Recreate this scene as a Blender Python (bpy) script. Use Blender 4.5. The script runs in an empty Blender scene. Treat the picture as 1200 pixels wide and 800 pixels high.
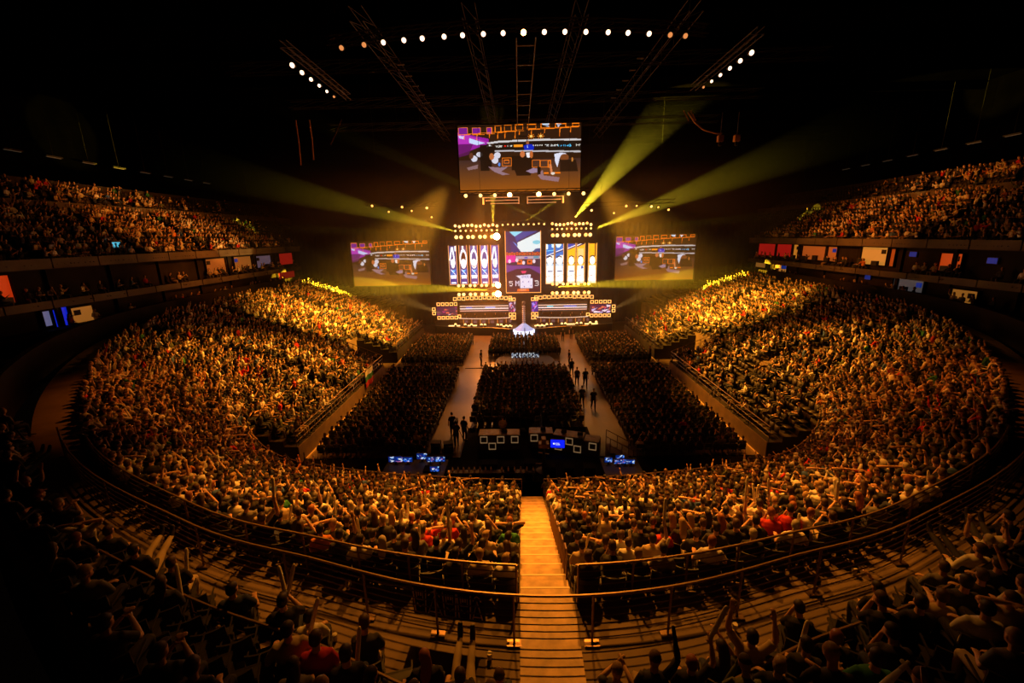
import bpy, math, random
import numpy as np
R = random.Random(7)
NR = np.random.RandomState(7)
SC = bpy.context.scene
COL = SC.collection
PI = math.pi

# ------------------------------------------------------------------ helpers
def link(o, parent=None):
    COL.objects.link(o)
    if parent is not None:
        o.parent = parent
    return o

def tag(o, label=None, cat=None, group=None, kind=None):
    if label: o['label'] = label
    if cat: o['category'] = cat
    if group: o['group'] = group
    if kind: o['kind'] = kind
    return o

def empty(name, loc=(0, 0, 0), rz=0.0, label=None, cat=None, group=None):
    o = bpy.data.objects.new(name, None)
    o.empty_display_size = 0.2
    o.location = loc
    o.rotation_euler = (0, 0, rz)
    link(o)
    return tag(o, label, cat, group)

def lin(c):
    return tuple((x / 12.92 if x <= 0.04045 else ((x + 0.055) / 1.055) ** 2.4) for x in c[:3])

_mats = {}
def mat(name, rgb, rough=0.7, metal=0.0, noise=None, bump=None, spec=0.5):
    if name in _mats: return _mats[name]
    m = bpy.data.materials.new(name); m.use_nodes = True
    nt = m.node_tree; b = nt.nodes['Principled BSDF']
    b.inputs['Base Color'].default_value = (*rgb, 1)
    b.inputs['Roughness'].default_value = rough
    b.inputs['Metallic'].default_value = metal
    b.inputs['Specular IOR Level'].default_value = spec
    if noise or bump:
        tc = nt.nodes.new('ShaderNodeTexCoord')
        n = nt.nodes.new('ShaderNodeTexNoise')
        n.inputs['Scale'].default_value = (noise or bump)[0]
        n.inputs['Detail'].default_value = 3.0
        nt.links.new(tc.outputs['Object'], n.inputs['Vector'])
        if noise:
            cr = nt.nodes.new('ShaderNodeValToRGB')
            a = noise[1]
            cr.color_ramp.elements[0].position = 0.3
            cr.color_ramp.elements[1].position = 0.7
            cr.color_ramp.elements[0].color = (*[c * (1 - a) for c in rgb], 1)
            cr.color_ramp.elements[1].color = (*[min(1, c * (1 + a)) for c in rgb], 1)
            nt.links.new(n.outputs['Fac'], cr.inputs['Fac'])
            nt.links.new(cr.outputs['Color'], b.inputs['Base Color'])
        if bump:
            bp = nt.nodes.new('ShaderNodeBump')
            bp.inputs['Strength'].default_value = bump[1]
            nt.links.new(n.outputs['Fac'], bp.inputs['Height'])
            nt.links.new(bp.outputs['Normal'], b.inputs['Normal'])
    _mats[name] = m
    return m

def emat(name, rgb, strength, sample='NONE'):
    if name in _mats: return _mats[name]
    m = bpy.data.materials.new(name); m.use_nodes = True
    b = m.node_tree.nodes['Principled BSDF']
    b.inputs['Base Color'].default_value = (*[c * .2 for c in rgb], 1)
    b.inputs['Emission Color'].default_value = (*rgb, 1)
    b.inputs['Emission Strength'].default_value = strength
    m.cycles.emission_sampling = sample
    _mats[name] = m
    return m

def attrmat(name, attr='Col', emit=None, rough=0.8):
    if name in _mats: return _mats[name]
    m = bpy.data.materials.new(name); m.use_nodes = True
    nt = m.node_tree; b = nt.nodes['Principled BSDF']
    a = nt.nodes.new('ShaderNodeAttribute'); a.attribute_name = attr
    b.inputs['Roughness'].default_value = rough
    if emit:
        b.inputs['Base Color'].default_value = (.01, .01, .01, 1)
        nt.links.new(a.outputs['Color'], b.inputs['Emission Color'])
        b.inputs['Emission Strength'].default_value = emit
        m.cycles.emission_sampling = 'NONE'
    else:
        nt.links.new(a.outputs['Color'], b.inputs['Base Color'])
    _mats[name] = m
    return m

def np_mesh(name, V, F, fcol=None, smooth=False):
    """V (n,3), F (m,k) all faces with k corners"""
    V = np.asarray(V, np.float32).reshape(-1, 3); F = np.asarray(F, np.int32)
    me = bpy.data.meshes.new(name)
    k = F.shape[1]
    me.vertices.add(len(V)); me.vertices.foreach_set('co', V.ravel())
    me.loops.add(F.size); me.loops.foreach_set('vertex_index', F.ravel())
    me.polygons.add(len(F))
    me.polygons.foreach_set('loop_start', np.arange(len(F), dtype=np.int32) * k)
    me.update(calc_edges=True)
    if smooth:
        me.polygons.foreach_set('use_smooth', np.ones(len(F), bool))
    if fcol is not None:
        at = me.attributes.new('Col', 'FLOAT_COLOR', 'FACE')
        c = np.ones((len(F), 4), np.float32); c[:, :3] = fcol
        at.data.foreach_set('color', c.ravel())
    return me

class MB:
    def __init__(s): s.v = []; s.f = []
    def add(s, V, F):
        n = len(s.v); s.v.extend([tuple(p) for p in V]); s.f.extend([tuple(i + n for i in f) for f in F])
    def box(s, lo, hi, rz=0.0, c=None):
        x0, y0, z0 = lo; x1, y1, z1 = hi
        P = [(x0, y0, z0), (x1, y0, z0), (x1, y1, z0), (x0, y1, z0), (x0, y0, z1), (x1, y0, z1), (x1, y1, z1), (x0, y1, z1)]
        if rz:
            c = c or ((x0 + x1) / 2, (y0 + y1) / 2); ca, sa = math.cos(rz), math.sin(rz)
            P = [(c[0] + (x - c[0]) * ca - (y - c[1]) * sa, c[1] + (x - c[0]) * sa + (y - c[1]) * ca, z) for x, y, z in P]
        s.add(P, [(0, 3, 2, 1), (4, 5, 6, 7), (0, 1, 5, 4), (1, 2, 6, 5), (2, 3, 7, 6), (3, 0, 4, 7)])
        return s
    def cbox(s, c, d, rz=0.0):
        return s.box([c[i] - d[i] / 2 for i in range(3)], [c[i] + d[i] / 2 for i in range(3)], rz)
    def tube(s, pts, r, n=6, closed=False):
        pts = [np.array(p, float) for p in pts]; m = len(pts)
        rs = r if isinstance(r, (list, tuple)) else [r] * m
        rings = []
        for i, p in enumerate(pts):
            a = pts[max(i - 1, 0)]; b = pts[min(i + 1, m - 1)]
            d = b - a; L = np.linalg.norm(d); d = d / L if L > 1e-9 else np.array([0, 0, 1.])
            ref = np.array([0, 0, 1.]) if abs(d[2]) < .9 else np.array([1., 0, 0])
            u = np.cross(d, ref); u /= np.linalg.norm(u); w = np.cross(d, u)
            rings.append([p + rs[i] * (math.cos(t) * u + math.sin(t) * w) for t in [2 * PI * k / n for k in range(n)]])
        V = [q for rg in rings for q in rg]; F = []
        for i in range(m - 1):
            for k in range(n):
                a, b = i * n + k, i * n + (k + 1) % n
                F.append((a, b, b + n, a + n))
        F.append(tuple(range(n))[::-1]); F.append(tuple((m - 1) * n + k for k in range(n)))
        s.add(V, F); return s
    def lathe(s, prof, n=16, c=(0, 0, 0)):
        V = []; F = []
        for (r, z) in prof:
            for k in range(n):
                V.append((c[0] + r * math.cos(2 * PI * k / n), c[1] + r * math.sin(2 * PI * k / n), c[2] + z))
        for i in range(len(prof) - 1):
            for k in range(n):
                a, b = i * n + k, i * n + (k + 1) % n
                F.append((a, b, b + n, a + n))
        F.append(tuple(range(n))[::-1]); F.append(tuple((len(prof) - 1) * n + k for k in range(n)))
        s.add(V, F); return s
    def prism(s, poly, z0, z1):
        n = len(poly); V = [(x, y, z0) for x, y in poly] + [(x, y, z1) for x, y in poly]
        F = [tuple(range(n))[::-1], tuple(range(n, 2 * n))] + [(i, (i + 1) % n, n + (i + 1) % n, n + i) for i in range(n)]
        s.add(V, F); return s
    def mesh(s, name, smooth=False):
        me = bpy.data.meshes.new(name)
        me.from_pydata([tuple(float(c) for c in p) for p in s.v], [], s.f); me.update()
        if smooth: me.polygons.foreach_set('use_smooth', [True] * len(me.polygons))
        return me
    def build(s, name, m, parent=None, smooth=False):
        me = s.mesh(name, smooth); me.materials.append(m)
        return link(bpy.data.objects.new(name, me), parent)

def copy_tree(o, parent=None):
    c = o.copy(); COL.objects.link(c); c.parent = parent
    for ch in list(o.children): copy_tree(ch, c)
    return c

# ------------------------------------------------------------------ materials
M = dict(
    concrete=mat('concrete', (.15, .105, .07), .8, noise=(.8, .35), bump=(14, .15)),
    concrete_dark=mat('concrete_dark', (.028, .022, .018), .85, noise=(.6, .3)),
    plywood=mat('stair_plywood', (.42, .28, .15), .6, noise=(3.5, .35), bump=(9, .1)),
    floor=mat('arena_floor', (.17, .12, .10), .33, noise=(.35, .25), bump=(2.0, .05)),
    black=mat('black_paint', (.012, .011, .010), .6),
    drape=mat('black_drape', (.003, .0027, .0025), .95, bump=(3, .5), spec=0.02),
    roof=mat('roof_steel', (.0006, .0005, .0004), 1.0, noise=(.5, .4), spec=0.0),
    rail=mat('rail_steel', (.18, .12, .08), .35, .8),
    railtop=mat('rail_top', (.30, .20, .12), .4, .4),
    seat=mat('black_seat_plastic', (.022, .020, .020), .55),
    chair=mat('chair_plastic', (.03, .027, .026), .5),
    chrome=mat('chair_steel', (.45, .42, .40), .3, .9),
    wallp=mat('suite_wall', (.022, .017, .014), .85, noise=(.5, .3), spec=.1),
    fascia=mat('balcony_fascia', (.10, .08, .065), .7, noise=(.3, .5)),
    truss=mat('truss_aluminium', (.010, .008, .007), .7, .1),
    desk=mat('desk_panel', (.05, .04, .035), .6),
    wood=mat('desk_top_wood', (.30, .21, .13), .5, noise=(4, .3)),
    white=mat('white_frame', (.55, .52, .48), .5),
    red=mat('red_panel', (.55, .02, .015), .7),
    skin=mat('skin', (.62, .36, .24), .55, noise=(30, .06)),
    stick=mat('inflatable_plastic', (.80, .74, .60), .3),
)

# ------------------------------------------------------------------ camera
F_PX = 500.0; ROLL = math.radians(1.1)
vx, vy = 8 * math.cos(ROLL) + 124 * math.sin(ROLL), -8 * math.sin(ROLL) + 124 * math.cos(ROLL)
PITCH = math.atan(vy / F_PX); YAW = math.atan(vx / math.hypot(F_PX, vy))
CAMP = np.array([-0.5, 0, 13.4])
cam = bpy.data.cameras.new('camera'); co = bpy.data.objects.new('camera', cam); COL.objects.link(co)
cam.sensor_width = 36; cam.lens = 36 * F_PX / 1200; cam.clip_end = 400; cam.clip_start = 0.1
from mathutils import Matrix, Vector
co.matrix_world = Matrix.Translation(Vector(CAMP)) @ Matrix.Rotation(YAW, 4, 'Z') @ Matrix.Rotation(PI / 2 - PITCH, 4, 'X') @ Matrix.Rotation(-ROLL, 4, 'Z')
SC.camera = co
def cam_xyz(P):
    """camera coordinates (for choosing which spectators show largest)"""
    P = np.atleast_2d(P) - CAMP
    cy, sy, cp, sp = math.cos(YAW), math.sin(YAW), math.cos(PITCH), math.sin(PITCH)
    x = cy * P[:, 0] + sy * P[:, 1]; y = -sy * P[:, 0] + cy * P[:, 1]
    z = y * cp - P[:, 2] * sp; u = y * sp + P[:, 2] * cp
    return x, u, z

# ------------------------------------------------------------------ seating bowl (plan curves of the positive side, mirrored)
#        A: front row edge        B: outer edge of the lower rows   width walkway->wall
ST = [((0, 18.4, 1.0), (0, 6.9, 6.4), 7.0), ((4.5, 18.7, 1.0), (2.3, 7.1, 6.4), 7.0), ((9.8, 19.6, 1.0), (4.8, 7.7, 6.4), 7.0),
      ((14, 21, 1.1), (8.4, 8.9, 6.4), 5.0), ((17, 23.5, 1.8), (14.5, 12.4, 6.5), 3.2), ((18.4, 27, 2.8), (21.5, 19.5, 6.7), 2.7),
      ((18.4, 33, 3.0), (28.0, 29.5, 6.9), 2.4), ((18.4, 40, 3.0), (30.5, 40, 7.0), 2.4), ((18.4, 50, 3.0), (31.0, 52, 7.0), 2.4),
      ((18.4, 60, 3.0), (31.0, 64, 7.0), 2.4), ((18.4, 70, 3.0), (31.0, 74, 7.0), 2.4)]
NS = len(ST) - 1
_tab = np.array([list(a) + list(b) + [w] for a, b, w in ST], float)
def stn(s):
    """row of the station table at s (signed, -NS..NS), Catmull-Rom"""
    sg = -1.0 if s < 0 else 1.0; a = abs(s); i = min(int(a), NS - 1); t = a - i
    def g(k):
        if k < 0:
            r = _tab[-k].copy(); r[0] *= -1; r[3] *= -1; return r
        return _tab[min(k, NS)]
    p0, p1, p2, p3 = g(i - 1), g(i), g(i + 1), g(i + 2)
    r = 0.5 * ((2 * p1) + (-p0 + p2) * t + (2 * p0 - 5 * p1 + 4 * p2 - p3) * t * t + (-p0 + 3 * p1 - 3 * p2 + p3) * t ** 3)
    r = r.copy(); r[0] *= sg; r[3] *= sg
    return r
def dirn(s):
    r = stn(s); d = r[3:5] - r[0:2]; return d / np.linalg.norm(d)
NROW = 16
def bowl(s, k, z=None):
    """point at row coordinate k (0 = front .. NROW = outer edge)"""
    r = stn(s); t = k / NROW; p = r[:3] * (1 - t) + r[3:6] * t
    return p
def beyond(s, d):
    r = stn(s); n = dirn(s); return np.array([r[3] + n[0] * d, r[4] + n[1] * d])
def zB(s): return stn(s)[5]
WALK = 1.9           # walkway width
FENCE = 0.9          # the fence along the walkway
UD, UR = 0.80, 0.37  # upper rows
AISLES = [-9, -8, -7, -6, 0, 6, 7, 8, 9]
STAIR_X = -0.05; STAIR_W = 1.06
# ------------------------------------------------------------------ setting: floor, roof, walls, terraces
def struct(o, name=None):
    o['kind'] = 'structure'; return o
struct(MB().box((-17, 15, -.3), (17, 75, 0)).build('floor', M['floor']))
# roof with purlins
rb = MB().box((-48, -8, 28), (48, 80, 28.4))
for y in range(-4, 80, 6): rb.box((-48, y, 27.3), (48, y + .25, 28))
struct(rb.build('ceiling', M['roof']))
struct(MB().box((-48, 78, 0), (48, 78.5, 28)).build('wall_stage', M['drape']))
struct(MB().box((-48.4, -8, 0), (-48, 80, 28)).build('wall_left', M['roof']))
struct(MB().box((48, -8, 0), (48.4, 80, 28)).build('wall_right', M['roof']))
struct(MB().box((-48, -8.4, 0), (48, -8, 28)).build('wall_rear', M['roof']))

SS = np.concatenate([np.linspace(-NS, -4, 49), np.linspace(-4, 4, 97)[1:-1], np.linspace(4, NS, 49)])
def strip(mb, P, Q):
    """quads between two polylines"""
    n = len(P); b = len(mb.v)
    mb.v.extend([tuple(p) for p in P]); mb.v.extend([tuple(q) for q in Q])
    for i in range(n - 1): mb.f.append((b + i, b + i + 1, b + n + i + 1, b + n + i))
def ring(k, zk, S=SS):
    out = []
    for s in S:
        r = stn(s); t = k / NROW; p = r[:3] * (1 - t) + r[3:6] * t
        tz = zk / NROW; z = r[2] * (1 - tz) + r[5] * tz
        out.append((p[0], p[1], z))
    return out
tb = MB()
base = [(stn(s)[0], stn(s)[1], 0.0) for s in SS]
strip(tb, base, ring(0, 0))
for k in range(NROW):
    strip(tb, ring(k, k), ring(k + 1, k))
    strip(tb, ring(k + 1, k), ring(k + 1, k + 1))
struct(tb.build('floor_lower_terrace', M['concrete']))
# walkway, upper rows and the curved wall behind
def off(d, z, S=SS): return [(*beyond(s, d), z(s) if callable(z) else z) for s in S]
wb = MB()
strip(wb, off(0, zB), off(WALK, zB))
struct(wb.build('floor_walkway', M['concrete']))
ub = MB()
SU = np.linspace(-4.6, 4.6, 93)
def nrows(s): return max(0, int((stn(s)[6] - WALK) / UD))
for k in range(6):
    S = SU[[nrows(s) > k for s in SU]]
    if len(S) < 2: break
    z0 = lambda s, k=k: zB(s) + .04 + k * UR
    zp = lambda s, k=k: (zB(s) if k == 0 else zB(s) + .04 + (k - 1) * UR)
    strip(ub, off(WALK + k * UD, zp, S), off(WALK + k * UD, z0, S))
    strip(ub, off(WALK + k * UD, z0, S), off(WALK + (k + 1) * UD, z0, S))
struct(ub.build('floor_upper_terrace', M['concrete']))
cw = MB()
wd = lambda s: max(stn(s)[6], WALK + nrows(s) * UD + .02)
zt = lambda s: 8.15 + (max(0, 4.5 - abs(s)) * .5)
inner = [(*beyond(s, wd(s)), zB(s) - .4) for s in SS]; innert = [(*beyond(s, wd(s)), zt(s)) for s in SS]
outert = [(*beyond(s, wd(s) + .3), zt(s)) for s in SS]
outerb = [(*beyond(s, wd(s) + .3), zB(s) - .4) for s in SS]
strip(cw, inner, innert); strip(cw, innert, outert); strip(cw, outert, outerb)
struct(cw.build('wall_bowl', M['wallp']))

# centre stairs in plywood, half steps
sb = MB()
x0, x1 = STAIR_X - STAIR_W / 2, STAIR_X + STAIR_W / 2
A0, B0 = stn(0)[:3], stn(0)[3:6]
yA, yB, zA, zb = A0[1], B0[1], A0[2], B0[2]
for k in range(NROW):
    ya = yA + (yB - yA) * k / NROW; yc = yA + (yB - yA) * (k + 1) / NROW; ym = (ya + yc) / 2
    za = zA + (zb - zA) * k / NROW; dz = (zb - zA) / NROW
    sb.box((x0, ym, 0.2), (x1, ya, za + .03)); sb.box((x0, yc, 0.2), (x1, ym, za + dz / 2 + .03))
sb.box((x0, B0[1] - WALK, zb - .5), (x1, B0[1], zb + .035))
for k in range(6):
    y = B0[1] - WALK - k * UD; z = zb + .04 + k * UR
    sb.box((x0, y - UD / 2, z - .6), (x1, y, z + .02)); sb.box((x0, y - UD, z - .6), (x1, y - UD / 2, z + UR / 2 + .02))
o = sb.build('staircase', M['plywood']); tag(o, 'brightly lit plywood staircase running down between the rear seating blocks', 'staircase')
for k in range(NROW):
    nb = MB()
    ya = yA + (yB - yA) * k / NROW; za = zA + (zb - zA) * k / NROW
    nb.box((x0, ya - .05, za + .03), (x1, ya, za + .036))
    nb.build('nosing_strip', mat('nosing', (.6, .45, .3), .5), o)
# aisle stairs in the bowl
i_a = 0
for s in AISLES:
    if s == 0: continue
    ab = MB(); n = dirn(s); tx = np.array([-n[1], n[0]])
    for k in range(NROW):
        for h in (0, .5):
            p = bowl(s, k + h); q = bowl(s, k + h + .5)
            r = stn(s); z = r[2] + (r[5] - r[2]) * (k + h) / NROW + .02
            a = p[:2] - tx * .5; b = p[:2] + tx * .5; c = q[:2] + tx * .5; d = q[:2] - tx * .5
            ab.prism([a, b, c, d], z - .4, z + .01)
    i_a += 1
    o = struct(ab.build('floor_aisle_steps', M['concrete']))

# side retractable blocks (in front of the bowl on both sides)
for sx in (-1, 1):
    for (ya, yb) in ((23.4, 40.3), (45.0, 58.5)):
        rb = MB()
        for k in range(5):
            xa = 14.1 + k * .86; z = 1.2 + k * .36
            rb.box((min(sx * xa, sx * (xa + .86)), ya, 0), (max(sx * xa, sx * (xa + .86)), yb, z))
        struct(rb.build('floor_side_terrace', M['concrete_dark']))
    # bright kick strip along the floor edge
    struct(MB().box((sx * 14.0 - .06, 24, 0), (sx * 14.0 + .06, 58, .12)).build('trim_floor_edge', mat('edge_timber', (.75, .55, .35), .5)))
    struct(MB().box((sx * 14.1 - .04, 23.4, .12), (sx * 14.1 + .04, 40.3, 1.2)).build('trim_side_front', mat('side_boards', (.20, .13, .08), .6, noise=(1.5, .2))))
    struct(MB().box((sx * 14.1 - .04, 45, .12), (sx * 14.1 + .04, 58.5, 1.2)).build('trim_side_front', M['concrete_dark']))

# side balconies and upper tiers
UPN, UPD, UPR = 13, .73, .45
for sx, side in ((-1, 'left'), (1, 'right')):
    def bx(x0, x1, y0, y1, z0, z1, mb):
        mb.box((min(sx * x0, sx * x1), y0, z0), (max(sx * x0, sx * x1), y1, z1))
    mb = MB()
    bx(35.25, 37, 4, 77, 6.5, 12, mb)
    bx(27.5, 37, 4, 22, 7.0, 7.4, mb); bx(33.9, 37, 24, 77, 7.0, 7.4, mb)   # lower balcony floor
    bx(34.2, 37, 4, 77, 9.0, 9.45, mb)
    for y in range(6, 77, 5): bx(35.0, 35.3, y - .15, y + .15, 7.4, 11.7, mb)
    struct(mb.build('wall_suites_' + side, M['wallp']))
    # fascia panels of alternating tone
    fb = MB(); y = 6.0; i = 0
    while y < 75:
        bx(33.9, 34.0, y, y + 3.4, 11.75, 12.45, fb); y += 3.5
    struct(fb.build('trim_upper_fascia_' + side, M['fascia']))
    fb = MB(); y = 6.0
    while y < 75:
        bx(34.1, 34.2, y, y + 2.9, 8.95, 9.5, fb); y += 3.0
    struct(fb.build('trim_middle_fascia_' + side, M['fascia']))
    tb = MB()
    bx(34.0, 44, 5, 77, 11.7, 11.95, tb)
    for k in range(UPN):
        e = 0 if k < 9 else .6
        bx(34.0 + k * UPD + e, 34.0 + (k + 1) * UPD + e, 5, 77, 11.9, 12.0 + k * UPR + e, tb)
    bx(34 + 9 * UPD, 34 + 9 * UPD + .6, 5, 77, 12, 12.3 + 9 * UPR, tb)
    bx(44.1, 44.6, 5, 77, 12, 19.2, tb)
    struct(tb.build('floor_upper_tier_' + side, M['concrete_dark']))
    db = MB(); bx(34 + 9 * UPD - .02, 34 + 9 * UPD + .06, 5, 77, 12 + 9 * UPR, 12.95 + 9 * UPR, db)
    struct(db.build('trim_tier_divider_' + side, M['fascia']))

# suites: rooms with lit back wall, seen through their openings  (x side, y0, y1, z0, z1, colour, strength, label)
SU_LIST = [
 (-1, 27.0, 28.6, 9.6, 11.45, (1, .10, .02), .75, 'suite window glowing orange red at the near end of the left balcony'),
 (-1, 29.9, 30.5, 7.6, 8.7, (.45, .45, .9), .4, 'small pale suite window beside the blue curtained suite'),
 (-1, 30.6, 31.15, 7.0, 8.7, (.01, .03, 1.0), .8, 'suite window with bright blue curtain nearest the pale window'),
 (-1, 31.2, 31.75, 7.0, 8.8, (.01, .03, 1.0), .85, 'suite window with bright blue curtain next to the cream suite'),
 (-1, 31.9, 33.7, 7.0, 8.6, (1, .55, .16), .5, 'cream lit suite window on the lower left balcony'),
 (-1, 24.6, 25.4, 7.4, 8.8, (.9, .8, .2), .3, 'dim yellow suite window at the near end of the lower left balcony'),
 (-1, 47.2, 50.5, 9.9, 11.5, (1, .5, .12), .30, 'dim amber suite window on the left upper balcony'),
 (-1, 52.0, 55.5, 9.9, 11.5, (1, .55, .16), .35, 'amber suite window with low counter on the left upper balcony'),
 (-1, 56.5, 60, 9.9, 11.4, (.5, .35, .5), .25, 'dim violet suite window toward the stage on the left balcony'),
 (-1, 61.0, 69, 7.5, 8.9, (.5, .01, .008), .5, 'long red lit suite front on the lower left balcony'),
 (-1, 62.0, 70, 9.9, 11.5, (.75, .02, .01), .5, 'long red lit suite front on the upper left balcony'),
 (1, 57.5, 65.5, 10.0, 11.6, (.60, .012, .008), .8, 'long red lit suite front on the upper right balcony'),
 (1, 55.8, 57.2, 9.9, 11.6, (1, .55, .10), .8, 'narrow bright yellow suite window beside the long red front'),
 (1, 49.3, 55.4, 9.9, 11.5, (1, .33, .08), .55, 'wide orange lit suite window with people on the right balcony'),
 (1, 42.6, 46.2, 9.9, 11.6, (1, .60, .16), .95, 'brightest cream lit suite window on the right balcony'),
 (1, 41.7, 42.3, 9.9, 11.5, (1, .22, .03), .5, 'thin orange suite window edge next to the brightest cream one'),
 (1, 35.4, 37.3, 9.9, 11.3, (1, .16, .03), .75, 'red orange suite window at the near end of the right balcony'),
 (1, 38.2, 41.4, 7.8, 8.85, (.35, .30, .30), .25, 'grey dim suite window on the lower right balcony'),
 (1, 33.6, 35.7, 7.4, 8.5, (1, .60, .16), .4, 'cream suite window on the lower right balcony'),
 (1, 58.0, 61.5, 8.0, 9.0, (1, .62, .2), .7, 'cream suite window far down the lower right balcony'),
 (1, 63.0, 70.0, 8.2, 9.0, (1, .6, .2), .35, 'amber suite window at the stage end of the lower right balcony'),
 (1, 29.0, 30.2, 6.9, 7.8, (.4, .42, .4), .2, 'pale grey suite window nearest the right edge of the balcony'),
]
for i, (sx, y0, y1, z0, z1, c, st, lb) in enumerate(SU_LIST):
    xf, xb = 35.05, 35.24
    e = empty('suite_window', (sx * xf, (y0 + y1) / 2, z0), 0, lb, 'window')
    cx, cy = sx * xf, (y0 + y1) / 2
    def rel(mb, x0, x1, ya, yb, za, zb2):
        mb.box((min(sx * x0, sx * x1) - cx, ya - cy, za - z0), (max(sx * x0, sx * x1) - cx, yb - cy, zb2 - z0)); return mb
    g = rel(MB(), xb - .05, xb, y0, y1, z0, z1).build('glowing_room_wall', emat('room_glow_%d' % i, (c[0], c[1] * .62, c[2] * .3) if c[0] == 1 else c, st * .5), e)
    f = MB()
    rel(f, xf - .05, xb, y0 - .08, y0, z0 - .08, z1 + .08); rel(f, xf - .05, xb, y1, y1 + .08, z0 - .08, z1 + .08)
    rel(f, xf - .05, xb, y0, y1, z1, z1 + .08); rel(f, xf - .05, xb, y0, y1, z0 - .08, z0)
    f.build('window_frame', M['wallp'], e)
    if 1.3 < y1 - y0 < 6.5:
        n = max(1, int((y1 - y0) / 1.8))
        for k in range(n):
            yy = y0 + (k + .5) * (y1 - y0) / n
            rel(MB(), xf - .5, xf - .25, yy - .45, yy + .25, z0, z0 + .42 + .15 * (k % 2)).build('counter', M['black'], e)
        if y1 - y0 < 7: rel(MB(), xb - .16, xb - .06, y0 + .3, y0 + .75, z1 - .6, z1 - .2).build('wall_screen', emat('blue_tv', (.01, .08, .8), .2) if i % 2 else M['black'], e)
for k, (sx, y, z, lb) in enumerate([(1, 39.9, 11.1, 'blue lit television in the dark suite on the right upper balcony'), (1, 33.2, 10.9, 'dim blue television at the near end of the right upper balcony'), (1, 44.5, 8.6, 'blue television under the right middle fascia'), (1, 58.9, 8.6, 'small blue screen at the stage end under the right balcony')]):
    e = empty('television', (sx * 35.15, y, z), 0, lb, 'television')
    MB().cbox((0, 0, 0), (.08, .8, .5)).build('screen_bezel', M['black'], e)
    MB().cbox((-sx * .05, 0, 0), (.02, .7, .42)).build('display', emat('blue_tv2', (.01, .08, .8), .16), e)
# cyan lit exit in the left upper tier
e = empty('tunnel_exit', (-35.2, 37.1, 12.4), 0, 'cyan lit stair exit glowing in the left upper tier', 'exit')
MB().cbox((0, 0, .55), (.1, .9, 1.1)).build('exit_glow', emat('cyan_glow', (.08, .55, .75), .8), e)
fm = MB(); fm.cbox((0, -.5, .6), (.3, .1, 1.3)); fm.cbox((0, .5, .6), (.3, .1, 1.3)); fm.cbox((0, 0, 1.2), (.3, 1.1, .1)); fm.build('exit_frame', M['fascia'], e)
# ------------------------------------------------------------------ people
def V3(*a): return np.array(a, float)
def sweep(pts, rx, ry, n=6, xref=(1, 0, 0)):
    pts = [np.array(p, float) for p in pts]; m = len(pts)
    if not hasattr(rx, '__len__'): rx = [rx] * m
    if not hasattr(ry, '__len__'): ry = [ry] * m
    V = []; F = []; ds = []
    for i in range(m):
        d = pts[min(i + 1, m - 1)] - pts[max(i - 1, 0)]; d = d / max(np.linalg.norm(d), 1e-9); ds.append(d)
        u = np.array(xref, float)
        if abs(d @ u) > .92: u = np.array([0, 1., 0]) if abs(d[1]) < .9 else np.array([0, 0, 1.])
        u = u - d * (u @ d); u /= np.linalg.norm(u); w = np.cross(d, u)
        for k in range(n):
            t = 2 * PI * (k + .5) / n
            V.append(pts[i] + rx[i] * math.cos(t) * u + ry[i] * math.sin(t) * w)
    for i in range(m - 1):
        for k in range(n):
            a, b = i * n + k, i * n + (k + 1) % n
            F += [(a, b, b + n), (a, b + n, a + n)]
    c0 = len(V); V.append(pts[0] - ds[0] * min(rx[0], ry[0]) * .5); V.append(pts[-1] + ds[-1] * min(rx[-1], ry[-1]) * .5)
    for k in range(n):
        F.append((c0, (k + 1) % n, k)); F.append((c0 + 1, (m - 1) * n + k, (m - 1) * n + (k + 1) % n))
    return np.array(V), F
def ellip(c, r, ax=None, n=8, m=5, tmax=PI):
    """ellipsoid; ax 3x3 columns; polar axis = local z"""
    ax = np.eye(3) if ax is None else ax
    V = [c + ax @ V3(0, 0, r[2])]; F = []
    for j in range(1, m):
        t = tmax * j / m
        for k in range(n):
            f = 2 * PI * k / n
            V.append(c + ax @ V3(r[0] * math.sin(t) * math.cos(f), r[1] * math.sin(t) * math.sin(f), r[2] * math.cos(t)))
    V.append(c + ax @ V3(0, 0, r[2] * math.cos(tmax)))
    for k in range(n): F.append((0, 1 + k, 1 + (k + 1) % n))
    for j in range(m - 2):
        for k in range(n):
            a = 1 + j * n + k; b = 1 + j * n + (k + 1) % n
            F += [(a, a + n, b + n), (a, b + n, b)]
    L = len(V) - 1
    for k in range(n): F.append((L, 1 + (m - 2) * n + (k + 1) % n, 1 + (m - 2) * n + k))
    return np.array(V), F
def rotm(yaw=0, pitch=0, roll=0):
    cy, sy = math.cos(yaw), math.sin(yaw); cp, sp = math.cos(pitch), math.sin(pitch); cr, sr = math.cos(roll), math.sin(roll)
    return np.array([[cy, -sy, 0], [sy, cy, 0], [0, 0, 1.]]) @ np.array([[1, 0, 0], [0, cp, -sp], [0, sp, cp]]) @ np.array([[cr, 0, sr], [0, 1, 0], [-sr, 0, cr]])

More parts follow.
